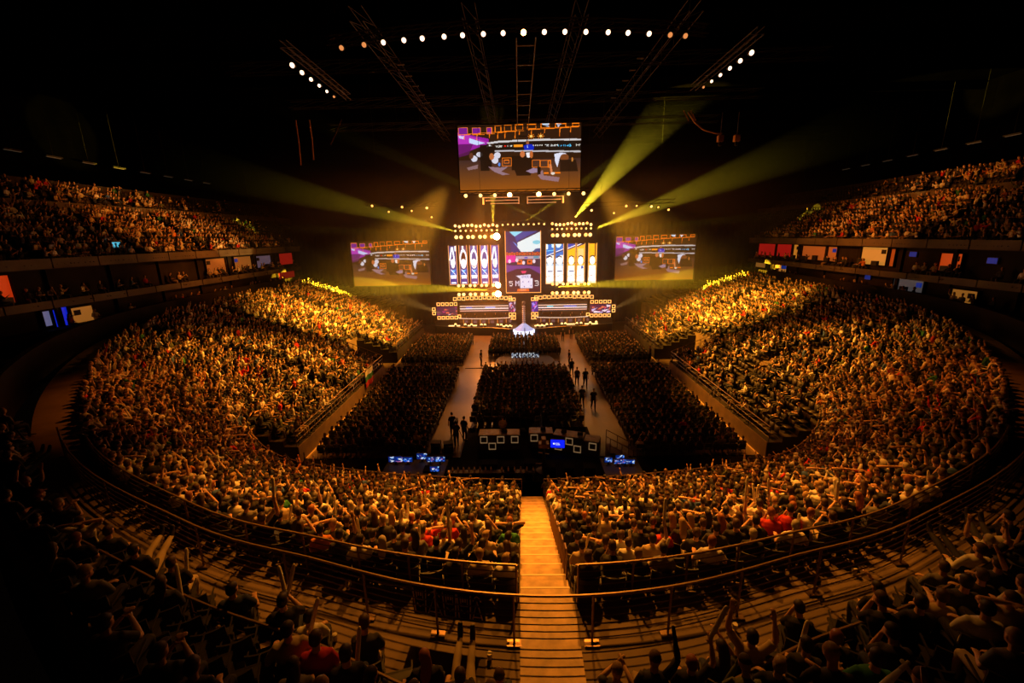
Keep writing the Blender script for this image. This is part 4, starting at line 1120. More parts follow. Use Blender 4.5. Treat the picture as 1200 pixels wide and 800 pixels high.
for sx, side in ((-1, 'left'), (1, 'right')):
    # player desk with monitors
    e = empty('player_desk', (sx * 5.6, 61, 1.15), 0, 'long curved player desk on the %s half of the stage' % side, 'desk')
    n = 12; top = MB(); fr = MB()
    for k in range(n):
        xa, xb = -3.7 + 7.4 * k / n, -3.7 + 7.4 * (k + 1) / n
        f = lambda x: -.5 + .55 * (x / 3.7) ** 2
        top.add([(xa, f(xa) - .35, .74), (xb, f(xb) - .35, .74), (xb, f(xb) + .35, .74), (xa, f(xa) + .35, .74), (xa, f(xa) - .35, .80), (xb, f(xb) - .35, .80), (xb, f(xb) + .35, .80), (xa, f(xa) + .35, .80)], [(0, 3, 2, 1), (4, 5, 6, 7), (0, 1, 5, 4), (1, 2, 6, 5), (2, 3, 7, 6), (3, 0, 4, 7)])
        fr.add([(xa, f(xa) - .30, 0), (xb, f(xb) - .30, 0), (xb, f(xb) - .26, 0), (xa, f(xa) - .26, 0), (xa, f(xa) - .30, .74), (xb, f(xb) - .30, .74), (xb, f(xb) - .26, .74), (xa, f(xa) - .26, .74)], [(0, 3, 2, 1), (4, 5, 6, 7), (0, 1, 5, 4), (1, 2, 6, 5), (2, 3, 7, 6), (3, 0, 4, 7)])
    top.build('desk_top', M['desk'], e); fr.build('front_panel', mat('amber_panel', (.07, .045, .03), .5), e)
    for k in range(6):
        xx = -3.1 + 1.24 * k
        MB().box((xx - .05, f(xx) - .34, .05), (xx + .05, f(xx) - .31, .66)).build('upright_light', emat('upright_amber', (1, .36, .06), 1.0 if k % 2 else .5), e)
        MB().box((xx + .25, f(xx + .5) - .33, .12), (xx + .75, f(xx + .5) - .31, .5)).build('inset_screen', emat('inset_dim', (.35, .22, .28), .25), e)
    MB().tube([(x, f(x) - .37, .77) for x in np.linspace(-3.7, 3.7, 14)], .03, 4).build('light_strip', emat('white_strip', (1, .75, .55), 1.6), e)
    for k in range(5):
        x = sx * 5.6 - 3.0 + 1.5 * k; y = 61 + f(x - sx * 5.6) - .05
        m_ = empty('monitor', (x, y, 1.95), 0, 'player monitor, %s from the left on the %s stage desk' % (ordw(k + 1), side), 'monitor', 'player monitors')
        MB().box((-.3, -.03, .10), (.3, .02, .46)).build('screen_housing', M['black'], m_); MB().box((-.04, -.02, 0), (.04, .02, .12)).box((-.12, -.09, 0), (.12, .09, .015)).build('stand', M['black'], m_)
        q = empty('gaming_chair', (x, y + 1.0, 1.15), PI, 'dark high-backed chair, %s from the left behind the %s desk' % (ordw(k + 1), side), 'chair', 'player chairs')
        MB().box((-.25, -.25, .42), (.25, .25, .52)).build('seat', M['black'], q); MB().box((-.24, -.30, .52), (.24, -.22, 1.30)).build('backrest', M['black'], q)
        bb = MB().tube([(0, 0, .05), (0, 0, .42)], .03, 6)
        for a in range(5): bb.tube([(0, 0, .08), (.28 * math.cos(a * 1.257), .28 * math.sin(a * 1.257), .05)], .02, 4)
        bb.build('base', M['black'], q)
        place_person(TPL[0][1], (x, y + .95, 1.2), PI, 'white' if sx > 0 else 'blue', 'black', R.choice(['dark', 'brown', 'blond']), 'player in %s jersey seated %s from the left at the %s stage desk' % ('white' if sx > 0 else 'blue', ordw(k + 1), side), 'players on stage')
        # orange head-height panels below the desk
    # ribbon wall behind with white lines
    e = empty('ribbon_wall', (sx * 5.7, 63.2, 1.15), 0, 'low wall with glowing ribbon lines behind the %s player desk' % side, 'screen')
    MB().box((-3.9, .05, .2), (3.9, .2, 2.6)).build('wall_panel', M['desk'], e)
    pr = Pic(150, 30, (0, 0, 100, 20), (.16, .12, .12)); pr.rect(0, 3, 100, 5, (1, .82, .7)); pr.rect(0, 9, 100, 11.5, (1, .88, .85)); pr.rect(0, 15, 100, 16.5, (.95, .7, .6)); pr.rect(12 if sx < 0 else 55, 5.5, 24 if sx < 0 else 80, 9, (.10, .30, .75)); pr.rect(50, 6, 70, 8.5, (.5, .6, .9)) if sx < 0 else pr.rect(22, 5.5, 34, 9, (.2, .7, .8))
    q = link(bpy.data.objects.new('display', pr.grid('ribbon_pixels', 7.6, 1.15, 1.3, 'led_pixels_rib')), e); q.location = (0, 0, 1.75)
    # neon square rows
    e = empty('neon_frame_row', (sx * 5.9, 61.8, 4.3), 0, 'row of small glowing orange square frames above the %s player desk' % side, 'light')
    squares(e, [(sx * (-4.0 + .62 * k), 0, .42 - .13 * abs(k - 6.5) / 6.5 + (0 if k % 2 else .05)) for k in range(14)], .50)
    MB().tube([(-4.4, .1, .1), (4.4, .1, .1)], .05, 4).build('support_bar', M['truss'], e)
    # outer end screen
    pe = small_pic(3 if sx < 0 else 9, PK)
    e = led_screen('end_screen', (sx * 11.0, 60.6, 3.05), 2.9, 1.2, pe, 'small pink and white screen at the %s end of the stage' % side, 1.4, frame=.04)
    squares(e, [(-1.2 + .62 * k, -.05, 1.0) for k in range(5)] + [(-1.2 + .62 * k, -.05, -.98) for k in range(5)] + [(sx * 1.9, -.05, .3), (sx * 1.9, -.05, -.32), (-sx * 1.75, -.05, -.8)], .46)
    # inner end screen
    e = led_screen('end_screen', (sx * 1.62, 60.8, 3.5), .95, 1.5, small_pic(5 if sx < 0 else 12, PK if sx < 0 else [(.25, .10, .5), (.35, .2, .95), (.7, .6, 1), (.9, .3, .7)], 20, 30), 'small %s screen beside the trophy, %s of it' % ('pink' if sx < 0 else 'violet', side), 1.4, frame=.04)
    squares(e, [(-.25, -.05, 1.05), (.28, -.05, 1.05), (-.25, -.05, -1.1), (.28, -.05, -1.1), (-.25, -.05, -1.65), (.28, -.05, -1.65)], .46)
# trophy on its pedestal
e = empty('trophy_pedestal', (0, 55.9, 1.15), 0, 'white lit round pedestal under the tall trophy at centre stage', 'pedestal')
MB().lathe([(1.0, -1.13), (1.2, -.9), (1.45, -.35), (1.45, .02), (1.3, .06)], 32).build('glowing_base', emat('cold_white', (.75, .80, 1), 1.5), e)
MB().lathe([(1.3, .06), (.85, .40), (.34, .80), (.26, .87)], 32).build('cone_top', emat('cold_white_dim', (.45, .50, .85), .9), e)
e = empty('trophy', (0, 55.9, 2.0), 0, 'tall silver stacked-ring trophy on the white pedestal', 'trophy')
prof = []
for k in range(9): prof += [(.12, k * .27), (.21, k * .27 + .05), (.21, k * .27 + .17), (.12, k * .27 + .22)]
MB().lathe(prof, 18).build('ring_column', mat('silver', (.75, .78, .9), .35, .2), e, True)
MB().lathe([(.05, 2.43), (.18, 2.6), (.22, 2.85), (.12, 3.0)], 18).build('cup', M['chrome'], e)
# stage front lights (paired strips on the deck)
HOT = emat('lamp_hot', (1, .52, .15), 3.6)
WARM = emat('lamp_warm', (1, .40, .09), 3.0)
ORG = emat('lamp_orange', (1, .28, .05), 4.0)
fl = [(-9.6, 58.9), (-8.2, 58.6), (-7.3, 58.5), (-5.9, 58.35), (-5.4, 58.3), (-3.6, 58.1), (-3.1, 58.0), (-2.4, 57.4), (-1.9, 57.3), (1.9, 57.3), (2.5, 57.3), (3.2, 57.9), (3.8, 58.0), (5.3, 58.2), (5.8, 58.3), (7.4, 58.4), (8.0, 58.5), (9.3, 58.7), (10.2, 59.1)]
for i, (x, y) in enumerate(fl):
    e = empty('floor_light', (x, y, 1.15), 0, 'warm floor light on the stage front edge, %s from the left' % ordw(i + 1), 'lamp', 'stage edge floor lights')
    MB().box((-.14, -.10, 0), (.14, .16, .10)).box((-.17, -.03, 0), (-.14, .05, .34)).box((.14, -.03, 0), (.17, .05, .34)).build('yoke', M['black'], e)
    MB().lathe([(.09, 0), (.14, .02), (.15, .10), (.13, .14)], 12).build('lamp_head', M['black'], e).location = (0, .02, .10)
    q = MB().lathe([(.17, 0), (.13, .03)], 12).build('lens', HOT, e); q.location = (0, -.05, .28); q.rotation_euler = (PI / 2, 0, 0)
for i, (xa, xb) in enumerate(((-10.6, -9.0), (-7.9, -6.6), (-3.2, -1.6), (1.5, 3.0), (6.0, 7.2), (8.6, 10.4))):
    o = MB().box((xa, 58.9 if abs(xa) > 5 else 58.1, 1.16), (xb, 59.05 if abs(xa) > 5 else 58.25, 1.26)).build('light_bar', emat('strip_hot', (1, .55, .18), 3.0)); tag(o, 'glowing light bar lying on the stage front, %s from the left' % ordw(i + 1), 'lamp', 'stage light bars')

# ------------------------------------------------------------------ lamps on the rig
def lamp(loc, m, label, group, r=.16, name='stage_lamp', aim=(0, -1, -.15), depth=.3):
    e = empty(name, loc, 0, label, 'lamp', group)
    d = Vector(aim).normalized(); qt = d.to_track_quat('Z', 'Y'); e.rotation_mode = 'QUATERNION'; e.rotation_quaternion = qt
    key = ('can', round(r, 3))
    if key not in _mats:
        can = MB().lathe([(r * .55, -depth), (r * .95, -depth * .6), (r * 1.12, -.01), (r * 1.12, .03)], 14).mesh('lamp_can', True); can.materials.append(M['black'])
        yk = MB().box((-r * 1.3, -.02, -depth * .5), (-r * 1.18, .02, -depth * .4)).tube([(-r * 1.25, 0, -depth * .3), (-r * 1.25, r * 1.7, -depth * .3), (r * 1.25, r * 1.7, -depth * .3), (r * 1.25, 0, -depth * .3)], .018, 4).mesh('lamp_yoke'); yk.materials.append(M['black'])
        _mats[key] = (can, yk)
    can, yk = _mats[key]
    k2 = ('lens', round(r, 3), m.name)
    if k2 not in _mats:
        ln = MB().lathe([(r, .02), (r * .8, .06), (r * .3, .085)], 14).mesh('lamp_lens', True); ln.materials.append(m); _mats[k2] = ln
    link(bpy.data.objects.new('housing', can), e); link(bpy.data.objects.new('yoke', yk), e); link(bpy.data.objects.new('lens', _mats[k2]), e)
    return e
def truss(name, pts, w, label, n_d=None, group=None):
    pts = [np.array(p, float) for p in pts]; e = empty(name, tuple(pts[len(pts) // 2]), 0, label, 'truss', group); o0 = pts[len(pts) // 2]
    for dz, dy in ((w / 2, w / 2), (w / 2, -w / 2), (-w / 2, w / 2), (-w / 2, -w / 2)):
        L = []
        for i, p in enumerate(pts):
            d = pts[min(i + 1, len(pts) - 1)] - pts[max(i - 1, 0)]; n = np.array([-d[1], d[0], 0]); n /= max(np.linalg.norm(n), 1e-6)
            L.append(p - o0 + n * dy + V3(0, 0, dz))
        MB().tube(L, .03, 4).build('chord', M['truss'], e)
    br = MB()
    for i in range(len(pts) - 1):
        a, b = pts[i] - o0, pts[i + 1] - o0; d = b - a; n = np.array([-d[1], d[0], 0]); n /= max(np.linalg.norm(n), 1e-6)
        for sy in (-1, 1): br.tube([a + n * sy * w / 2 + V3(0, 0, -w / 2), b + n * sy * w / 2 + V3(0, 0, w / 2)], .018, 3)
        br.tube([a + n * w / 2 + V3(0, 0, w / 2), b - n * w / 2 + V3(0, 0, w / 2)], .018, 3)
        br.tube([a + n * w / 2 + V3(0, 0, -w / 2), b - n * w / 2 + V3(0, 0, -w / 2)], .018, 3)
    br.build('bracing', M['truss'], e)
    for p in (pts[max(1, len(pts) // 6)], pts[-max(2, len(pts) // 6 + 1)]):
        q = p - o0; MB().tube([q + V3(0, 0, w / 2), q + V3(0, 0, 27.9 - p[2])], .015, 4).build('hanger', M['black'], e)
    return e
def path(a, b, n): return [np.array(a) * (1 - t) + np.array(b) * t for t in np.linspace(0, 1, n)]
# blinder banks left and right of the centre screen
pix = {}
for sx, side, xs0, xs1 in ((-1, 'left', -8.85, -3.35), (1, 'right', 3.9, 8.95)):
    for zi, (z, nm, n, r, m) in enumerate(((14.75, 'top row', 11, .15, HOT), (14.15, 'second row', 9, .10, HOT), (13.35, 'third row', 8, .20, HOT), (6.95, 'fourth row', 8, .17, HOT), (5.75, 'bottom row', 8, .19, HOT))):
        for k in range(n):
            x = xs0 + (xs1 - xs0) * k / (n - 1)
            if n == 8: x = xs0 + (xs1 - xs0) * ((k // 2) * 2 + (k % 2) * .8 + .1) / 7
            big = sx < 0 and k >= n - 1 and zi in (2, 3, 4)
            lamp((x, 58 - (0 if zi != 1 else .1), z + (R.uniform(-.12, .12) if zi == 0 else 0)), emat('lamp_flare', (1, .75, .42), 30) if big else (m if (k % 3 or sx < 0) else WARM), 'warm lamp in the %s of the %s stage bank, %s from the left' % (nm, side, ordw(k + 1)), 'stage bank lamps', r * (2.3 if big else 1.25))
    truss('bank_truss', path((xs0 - .4, 58.3, 14.95), (xs1 + .4, 58.3, 14.95), 8), .3, 'upper horizontal truss carrying the %s lamp bank' % side, group='lamp bank trusses')
    truss('bank_truss', path((xs0 - .4, 58.3, 6.35), (xs1 + .4, 58.3, 6.35), 8), .3, 'lower horizontal truss carrying the %s lamp bank' % side, group='lamp bank trusses')
for k in range(9):
    lamp((-2.6 + .68 * k, 58 + (.6 if k % 2 else 0), 14.9 + (0 if k % 2 else -.1)), HOT, 'small warm lamp above the centre screen, %s from the left' % ordw(k + 1), 'lamps above the centre screen', .12)
truss('bank_truss', path((-3.0, 58.5, 15.1), (3.2, 58.5, 15.1), 8), .3, 'short truss above the tall centre screen', group='lamp bank trusses')
# lamps under the hanging screen
for k, x in enumerate((-6.0, -4.45, -2.95, -1.4, 1.65, 3.25, 4.75, 6.3)):
    lamp((x, 47, 17.55), emat('lamp_flare2', (1, .62, .22), 22) if k in (3, 4) else HOT, 'warm lamp under the hanging screen, %s from the left' % ordw(k + 1), 'lamps under the hanging screen', .24 if k in (3, 4) else .19)
truss('screen_truss', path((-6.6, 47.4, 17.9), (6.9, 47.4, 17.9), 14), .4, 'lamp truss hanging under the large screen')
cs = MB()
for z, w in ((16.95, 3.9), (16.65, 3.4), (17.25, 4.2)): cs.box((-w, 46.3, z), (-.5, 46.45, z + .06)); cs.box((.5, 46.3, z), (w, 46.45, z + .06))
cs.box((-.5, 46.2, 16.6), (-.4, 46.5, 17.3)); cs.box((.4, 46.2, 16.6), (.5, 46.5, 17.3)); cs.box((-4.2, 46.2, 16.6), (-4.05, 46.5, 17.3)); cs.box((4.05, 46.2, 16.6), (4.2, 46.5, 17.3))
o = cs.build('strip_light_frame', emat('dim_strip', (1, .45, .16), .5)); tag(o, 'horizontal strip light frame hanging below the large screen', 'light')
# side rigs
for sx, side, L in ((-1, 'left', [(-17.6, 17.1), (-15.7, 16.4), (-14.1, 16.9), (-13, 16.45), (-11.2, 16.75), (-10.7, 15.7)]), (1, 'right', [(8, 16.1), (10.6, 15.75), (12.0, 16.5), (13.2, 16.5), (14.9, 16.4), (15.7, 16.3), (16.9, 16.0)])):
    for k, (x, z) in enumerate(L): lamp((x, 52, z), HOT if (sx < 0 and k == 4) or (sx > 0 and k in (0, 4)) else WARM, 'small warm lamp on the %s side truss, %s from the left' % (side, ordw(k + 1)), 'side truss lamps', .11 if k % 2 else .14, aim=(0, -1, -.4))
    truss('side_truss', path((L[0][0] - .8, 52.3, 17.3 if sx < 0 else 16.7), (L[-1][0] + .8, 52.3, 17.2 if sx < 0 else 17.0), 12), .4, 'side lighting truss hanging %s of the stage' % side)
# the curved row over the floor and two lengthwise rows
arc = [(x, 21 - .0, 21.45 + .42 * (1 - ((x + .2) / 8.2) ** 2)) for x in (-8.1, -7.1, -6.25, -5.35, -4.55, -3.6, -2.8, -1.9, -1.05, -.17, .72, 1.6, 2.5, 3.45, 4.3, 5.2, 6.1, 6.75)]
for k, q in enumerate(arc):
    m = emat('lamp_flare3', (1, .42, .10), 20) if k == 9 else emat('par_warm', (1, .62, .40), 3.0) if 2 <= k < 16 else emat('par_dim', (1, .35, .10), .8)
    lamp(q, m, 'round warm lamp in the arched overhead row, %s from the left' % ordw(k + 1), 'arched overhead lamps', .105 if k != 9 else .12, aim=(0, -1, -.5))
truss('arched_truss', [(x, 21.3, 21.85 + .42 * (1 - ((x + .2) / 8.2) ** 2)) for x in np.linspace(-8.8, 7.8, 22)], .35, 'arched overhead truss carrying the row of round lamps')
for sx, side, x0_ in ((-1, 'left', -11.2), (1, 'right', 10.5)):
    for k in range(6):
        lamp((x0_ + (0 if sx < 0 else -.05 * k), 22.8 + k * .95, 21.5), emat('par_warm', (1, .62, .40), 3.0) if k < 5 else emat('par_dim', (1, .35, .10), .8), 'round lamp in the lengthwise %s overhead row, %s from the camera end' % (side, ordw(k + 1)), 'lengthwise overhead lamps', .12 - .01 * k, aim=(0, -1, -.4))
    truss('lengthwise_truss', path((x0_ - .3 * sx, 21.5, 21.9), (x0_ - .3 * sx, 29, 21.9), 10), .3, 'lengthwise overhead truss on the %s with round lamps' % side)
# faint roof trusses and small strips
for k, x in enumerate((-9, -3, 3, 9)): truss('roof_truss', path((x, 26, 25.0), (x, 56, 25.0), 14), .7, 'dark lengthwise roof truss, %s from the left' % ordw(k + 1), group='roof trusses')
for k, y in enumerate((32, 40, 48)): truss('roof_truss', path((-20, y, 24.6), (20, y, 24.6), 18), .6, 'dark crosswise roof truss, %s from the camera' % ordw(k + 1), group='roof trusses')
for sx in (-1, 1):
    for k in range(5):
        o = MB().cbox((sx * (5.8 if sx > 0 else 6.4) + sx * 0, 24.5 + k * 1.6, 22.0), (.34, .16, .05)).build('roof_vent', mat('dim_metal', (.035, .027, .02), .7, .1)); tag(o, 'small dull metal plate under the roof, %s from the camera, %s group' % (ordw(k + 1), side_w[sx]), 'roof plate', 'small roof plates')
e = empty('roof_catwalk', (0, 36, 22.9), 0, 'narrow ladder-like catwalk along the middle of the roof', 'catwalk')
for k in range(9): MB().cbox((0, -11 + k * 2.6, 0), (.9, .12, .05)).build('rung', mat('dim_metal', (.035, .027, .02), .7, .1), e)
for sx in (-1, 1):
    MB().cbox((sx * .48, 0, 0), (.06, 24, .1)).build('side_beam', M['truss'], e)
    for y in (-11, 0, 11): MB().tube([(sx * .48, y, 0), (sx * .48, y, 5)], .015, 4).build('hanger', M['black'], e)
for sx in (-1, 1):
    for k in range(9):
        e = empty('roof_strip_lamp', (sx * 44.5, 36 + 3.4 * k, 21.4), 0, 'faint strip lamp under the roof above the %s upper tier, %s from the camera' % (side_w[sx], ordw(k + 1)), 'lamp', 'faint roof strip lamps')
        MB().cbox((0, 0, .08), (.3, 1.5, .12)).build('housing', M['black'], e); MB().cbox((0, 0, 0), (.12, 1.3, .05)).build('tube', emat('faint_tube', (.55, .40, .25), .05), e)
        MB().tube([(0, 0, .1), (0, 0, 6.5)], .012, 4).build('hanger', M['black'], e)
# hanging cables
for i, (x, z0, z1) in enumerate(((-19.6, 19.8, 23.4), (-18.4, 20.2, 23.4))):
    o = MB().tube([(0, 0, z1 - z0), (.02, 0, (z1 - z0) / 2), (-.06, 0, 0)], .06, 6).build('hanging_cable', mat('cable_amber', (.55, .28, .10), .6)); o.location = (x, 40, z0); tag(o, 'amber vertical cable hanging on the left, %s' % ('outer one' if i == 0 else 'inner one'), 'cable', 'hanging cables')
o = MB().tube([(-16.8, 40, 21.4), (-16.2, 40, 22.3), (-15.6, 40, 23.4)], .05, 5).build('hanging_cable', M['rail']); tag(o, 'slanting cable hanging at the left of the big screen', 'cable', 'hanging cables')
o = MB().tube([(14.0, 40, 23.3), (14.6, 40, 22.5), (15.4, 40, 21.9), (16.4, 40, 21.6), (17.0, 40, 21.55)], .07, 6).build('hanging_cable', mat('cable_amber', (.55, .28, .10), .6)); tag(o, 'amber curved cable sagging to the chain hoists on the right', 'cable', 'hanging cables')
for k, x in enumerate((13.6, 14.2)):
    o = MB().tube([(x, 40, 23.4), (x + .5, 40, 22.6)], .05, 5).build('hanging_cable', mat('cable_amber', (.55, .28, .10), .6)); tag(o, 'short slanting cable above the chain hoists, %s' % ('outer' if k else 'inner'), 'cable', 'hanging cables')
for i, x in enumerate((16.9, 18.3)):
    e = empty('chain_hoist', (x, 40, 20.9), 0, 'chain hoist hanging on the right, %s one' % ('nearer the stage axis' if i == 0 else 'further from the stage axis'), 'hoist', 'chain hoists')
    MB().box((-.22, -.2, 0), (.22, .2, .5)).build('motor', mat('cable_amber', (.55, .28, .10), .6), e); MB().tube([(0, 0, .5), (0, 0, 2.3)], .025, 5).build('chain', M['chrome'], e); MB().lathe([(.05, -.35), (.14, -.3), (.14, -.05), (.06, 0)], 10).build('hook', M['black'], e)
# drapes beside the stage
for sx, side in ((-1, 'left'), (1, 'right')):
    mb = MB(); n = 60
    for k in range(n):
        xa, xb = 11.2 + 25 * k / n, 11.2 + 25 * (k + 1) / n; ya, yb = 66 + .12 * (k % 2), 66 + .12 * ((k + 1) % 2)
        mb.add([(sx * xa, ya, 0), (sx * xb, yb, 0), (sx * xb, yb, 15), (sx * xa, ya, 15)], [(0, 1, 2, 3) if sx > 0 else (3, 2, 1, 0)])
    o = mb.build('stage_drape', M['drape']); md = o.modifiers.new('thick', 'SOLIDIFY'); md.thickness = .03
    tag(o, 'tall black pleated drape behind the %s side screen' % side, 'curtain', 'stage drapes')
# ------------------------------------------------------------------ on the arena floor
e = empty('round_stage', (0, 44.3, 0), 0, 'low round black platform in the middle of the floor audience', 'stage')
MB().lathe([(3.1, 0), (3.1, .35), (3.0, .38)], 40).build('platform', M['black'], e)
for k in range(8):
    x = -1.35 + .38 * k
    m_ = empty('monitor', (x, 44.0, .38), 0, 'bright white monitor on the round platform, %s from the left' % ordw(k + 1), 'monitor', 'round platform monitors')
    MB().box((-.16, -.02, .30), (.16, .03, .92)).box((-.03, -.01, 0), (.03, .02, .3)).box((-.12, -.1, 0), (.12, .1, .02)).build('screen_housing', M['black'], m_)
    pp = small_pic(40 + k, [(.08, .07, .10), (.9, .95, 1), (.75, .8, .9), (1, 1, 1), (.2, .25, .4)], 8, 14)
    q = link(bpy.data.objects.new('display', pp.grid('mon_pixels', .30, .56, .9, 'led_pixels_mon')), m_); q.location = (0, -.025, .61)
o = MB().tube([(.0, 45.6, .38), (0, 45.6, 3.6)], .05, 6).lathe([(.3, 0), (.28, .04)], 16, (0, 45.6, .38)).build('light_pole', M['chrome']); tag(o, 'thin lit pole standing on the round platform', 'pole')
o = MB().box((-6.3, 42.55, 0), (-4.5, 42.7, .05)).build('cable_ramp', M['black']); tag(o, 'dark cable ramp lying across the left floor aisle', 'cable ramp')
# commentary desks with square frames on their backs
def desk(cxy, rz, W, label, sq, parts=2):
    e = empty('commentary_desk', (cxy[0], cxy[1], 0), rz, label, 'desk')
    MB().box((-W / 2, 0, 1.02), (W / 2, .85, 1.08)).build('desk_top', M['wood'], e)
    MB().box((-W / 2, 0, .05), (W / 2, .05, 1.02)).build('back_panel', M['desk'], e)
    for sx in (-1, 1): MB().box((sx * W / 2 - .03, 0, 0), (sx * W / 2 + .03, .8, 1.02)).build('side_panel', M['desk'], e)
    squares(e, [(x, -.06, z) for x, z in sq], .46, 'square_frame', emat('frame_added_glow', (1, .58, .26), .15), .04)  # weak emission added to the frames in place of light falling on them
    return e
desk((-1.95, 25.0), 0, 2.6, 'straight commentary desk with white square frames left of centre', [(-.98, .75), (-.45, .30), (.10, .75), (1.0, .75)])
desk((.75, 25.2), 0, 1.5, 'commentary desk with white square frames right of the stair axis', [(-.45, .75), (.10, .30)])
desk((2.4, 24.7), -.33, 1.9, 'angled commentary desk with a blue monitor on its back', [(.10, .75), (.62, .30), (-.6, .3)])
desk((3.75, 24.0), -.33, .9, 'short end section of the angled commentary desk', [(.10, .75)])
e = empty('monitor', (1.75, 24.55, .35), -.1, 'bright blue monitor hanging on the back of the angled desk', 'monitor')
MB().box((-.46, 0, 0), (.46, .08, .60)).build('screen_housing', M['black'], e)
pp = Pic(46, 30, (0, 0, 92, 60), (.05, .12, .95)); pp.ell(22, 30, 7, 7, (1, 1, 1)); pp.line(17, 35, 27, 25, 2, (.05, .12, .95)); pp.text(34, 24, 12, 'ESL', (1, 1, 1)); pp.rect(34, 40, 62, 42, (.7, .8, 1))
q = link(bpy.data.objects.new('display', pp.grid('esl_pixels', .88, .55, 1.1, 'led_pixels_mon2')), e); q.location = (0, -.005, .30)
for k, (x, y) in enumerate(((-1.6, 25.45), (-.4, 25.5), (.9, 25.7), (2.2, 25.3), (3.2, 24.9))):
    m_ = empty('laptop', (x, y, 1.08), R.uniform(-.2, .2) + PI, 'open laptop on the commentary desks, %s from the left' % ordw(k + 1), 'laptop', 'commentary laptops')
    MB().box((-.17, -.12, 0), (.17, .12, .02)).build('keyboard_base', M['black'], m_); MB().add([(-.17, .12, .02), (.17, .12, .02), (.17, .19, .24), (-.17, .19, .24), (-.17, .13, .02), (.17, .13, .02), (.17, .20, .24), (-.17, .20, .24)], [(0, 1, 2, 3), (7, 6, 5, 4), (0, 4, 5, 1), (2, 6, 7, 3), (1, 5, 6, 2), (0, 3, 7, 4)]) if False else MB().box((-.17, .12, .0), (.17, .135, .24)).build('lid', M['black'], m_)
# production riser behind the desks
e = empty('production_riser', (0, 22.6, 0), 0, 'dark equipment riser between the desks and the rear rail', 'riser')
MB().box((-6.4, -2.0, .02), (4.1, .4, .45)).build('deck', mat('case_black_and_shade', (.012, .010, .009), .95, noise=(2, .3), spec=.05), e); MB().box((-6.4, -2.02, .0), (4.1, -2.0, .45)).build('skirt', M['drape'], e)  # the deck's matte black carries the shade around the desks
for k in range(9):
    x = -5.6 + 1.1 * k; w = R.uniform(.5, .9)
    o = MB().box((-w / 2, -.3, 0), (w / 2, .3, R.uniform(.3, .8))).box((-w / 2 - .02, -.32, .1), (w / 2 + .02, .32, .13)).build('flight_case', mat('case_black_and_shade', (.012, .010, .009), .95, noise=(2, .3), spec=.05)); o.location = (x, 21.3 + .25 * (k % 2), .45); tag(o, 'black equipment case on the riser, %s from the left' % ordw(k + 1), 'equipment case', 'equipment cases')
for k in range(14):
    x = -4.3 + .30 * k if k < 8 else -1.6 + .34 * (k - 8)
    o = MB().lathe([(.045, 0), (.05, .02), (.05, .16), (.02, .22), (.02, .25)], 8).build('bottle', mat('bottle_pale', (.6, .5, .4), .3)); o.location = (x, 20.9, .45 + .82 if k % 2 else .45 + .82); o.location[2] = .96
    tag(o, 'small pale bottle on the equipment table, %s from the left' % ordw(k + 1), 'bottle', 'bottles on the equipment table')
o = MB().box((-4.6, 20.7, .90), (.2, 21.05, .955)).box((-4.5, 20.75, .45), (-4.42, 21.0, .9)).box((0.05, 20.75, .45), (.13, 21.0, .9)).build('equipment_table', M['desk']); tag(o, 'low dark table holding bottles behind the rear rail', 'table')
# broadcast positions left and right
def crt(x, y, z, w, h, lb, rz, seed, cols):
    m_ = empty('monitor', (x, y, z), rz, lb, 'monitor', 'production monitors')
    MB().box((-w / 2 - .03, 0, .12), (w / 2 + .03, .06, .18 + h)).box((-.05, 0, 0), (.05, .05, .12)).box((-.15, -.08, 0), (.15, .12, .02)).build('screen_housing', M['black'], m_)
    q = link(bpy.data.objects.new('display', small_pic(seed, cols, 20, 12).grid('prod_pixels', w, h, .9, 'led_pixels_prod')), m_); q.location = (0, -.006, .15 + h / 2)
BLU = [(.05, .15, .45), (.2, .5, 1), (.6, .8, 1), (.9, .95, 1), (.1, .3, .8), (.7, .4, .6)]
for lbl, L, t in (('left', [(-7.75, 22.0, .8, .34), (-7.05, 22.0, .55, .30), (-6.3, 22.3, .6, .36), (-5.75, 22.0, .42, .3), (-5.2, 22.0, .6, .3), (-5.3, 20.95, .5, .30)], (-8.3, -4.8)), ('right', [(4.35, 21.75, .42, .30), (5.05, 22.0, .48, .3), (4.85, 21.6, .4, .26), (5.25, 21.6, .4, .26), (5.6, 21.6, .36, .24)], (4.0, 6.1))):
    for k, (x, y, w, h) in enumerate(L): crt(x, y, .78, w, h, 'bright blue production monitor on the %s desk, %s from the left' % (lbl, ordw(k + 1)), 0, k + (0 if lbl == 'left' else 20), BLU)
    e = empty('production_desk', ((t[0] + t[1]) / 2, 21.6, 0), 0, '%s production desk with blue lit monitors by the rear rail' % lbl, 'desk'); hw = (t[1] - t[0]) / 2
    MB().box((-hw, -.95, .72), (hw, .9, .78)).build('desk_top', M['desk'], e)
    for sx in (-1, 1):
        for sy in (-.85, .8): MB().box((sx * hw - sx * .08 - .03, sy - .03, 0), (sx * hw - sx * .08 + .03, sy + .03, .72)).build('leg', M['black'], e)
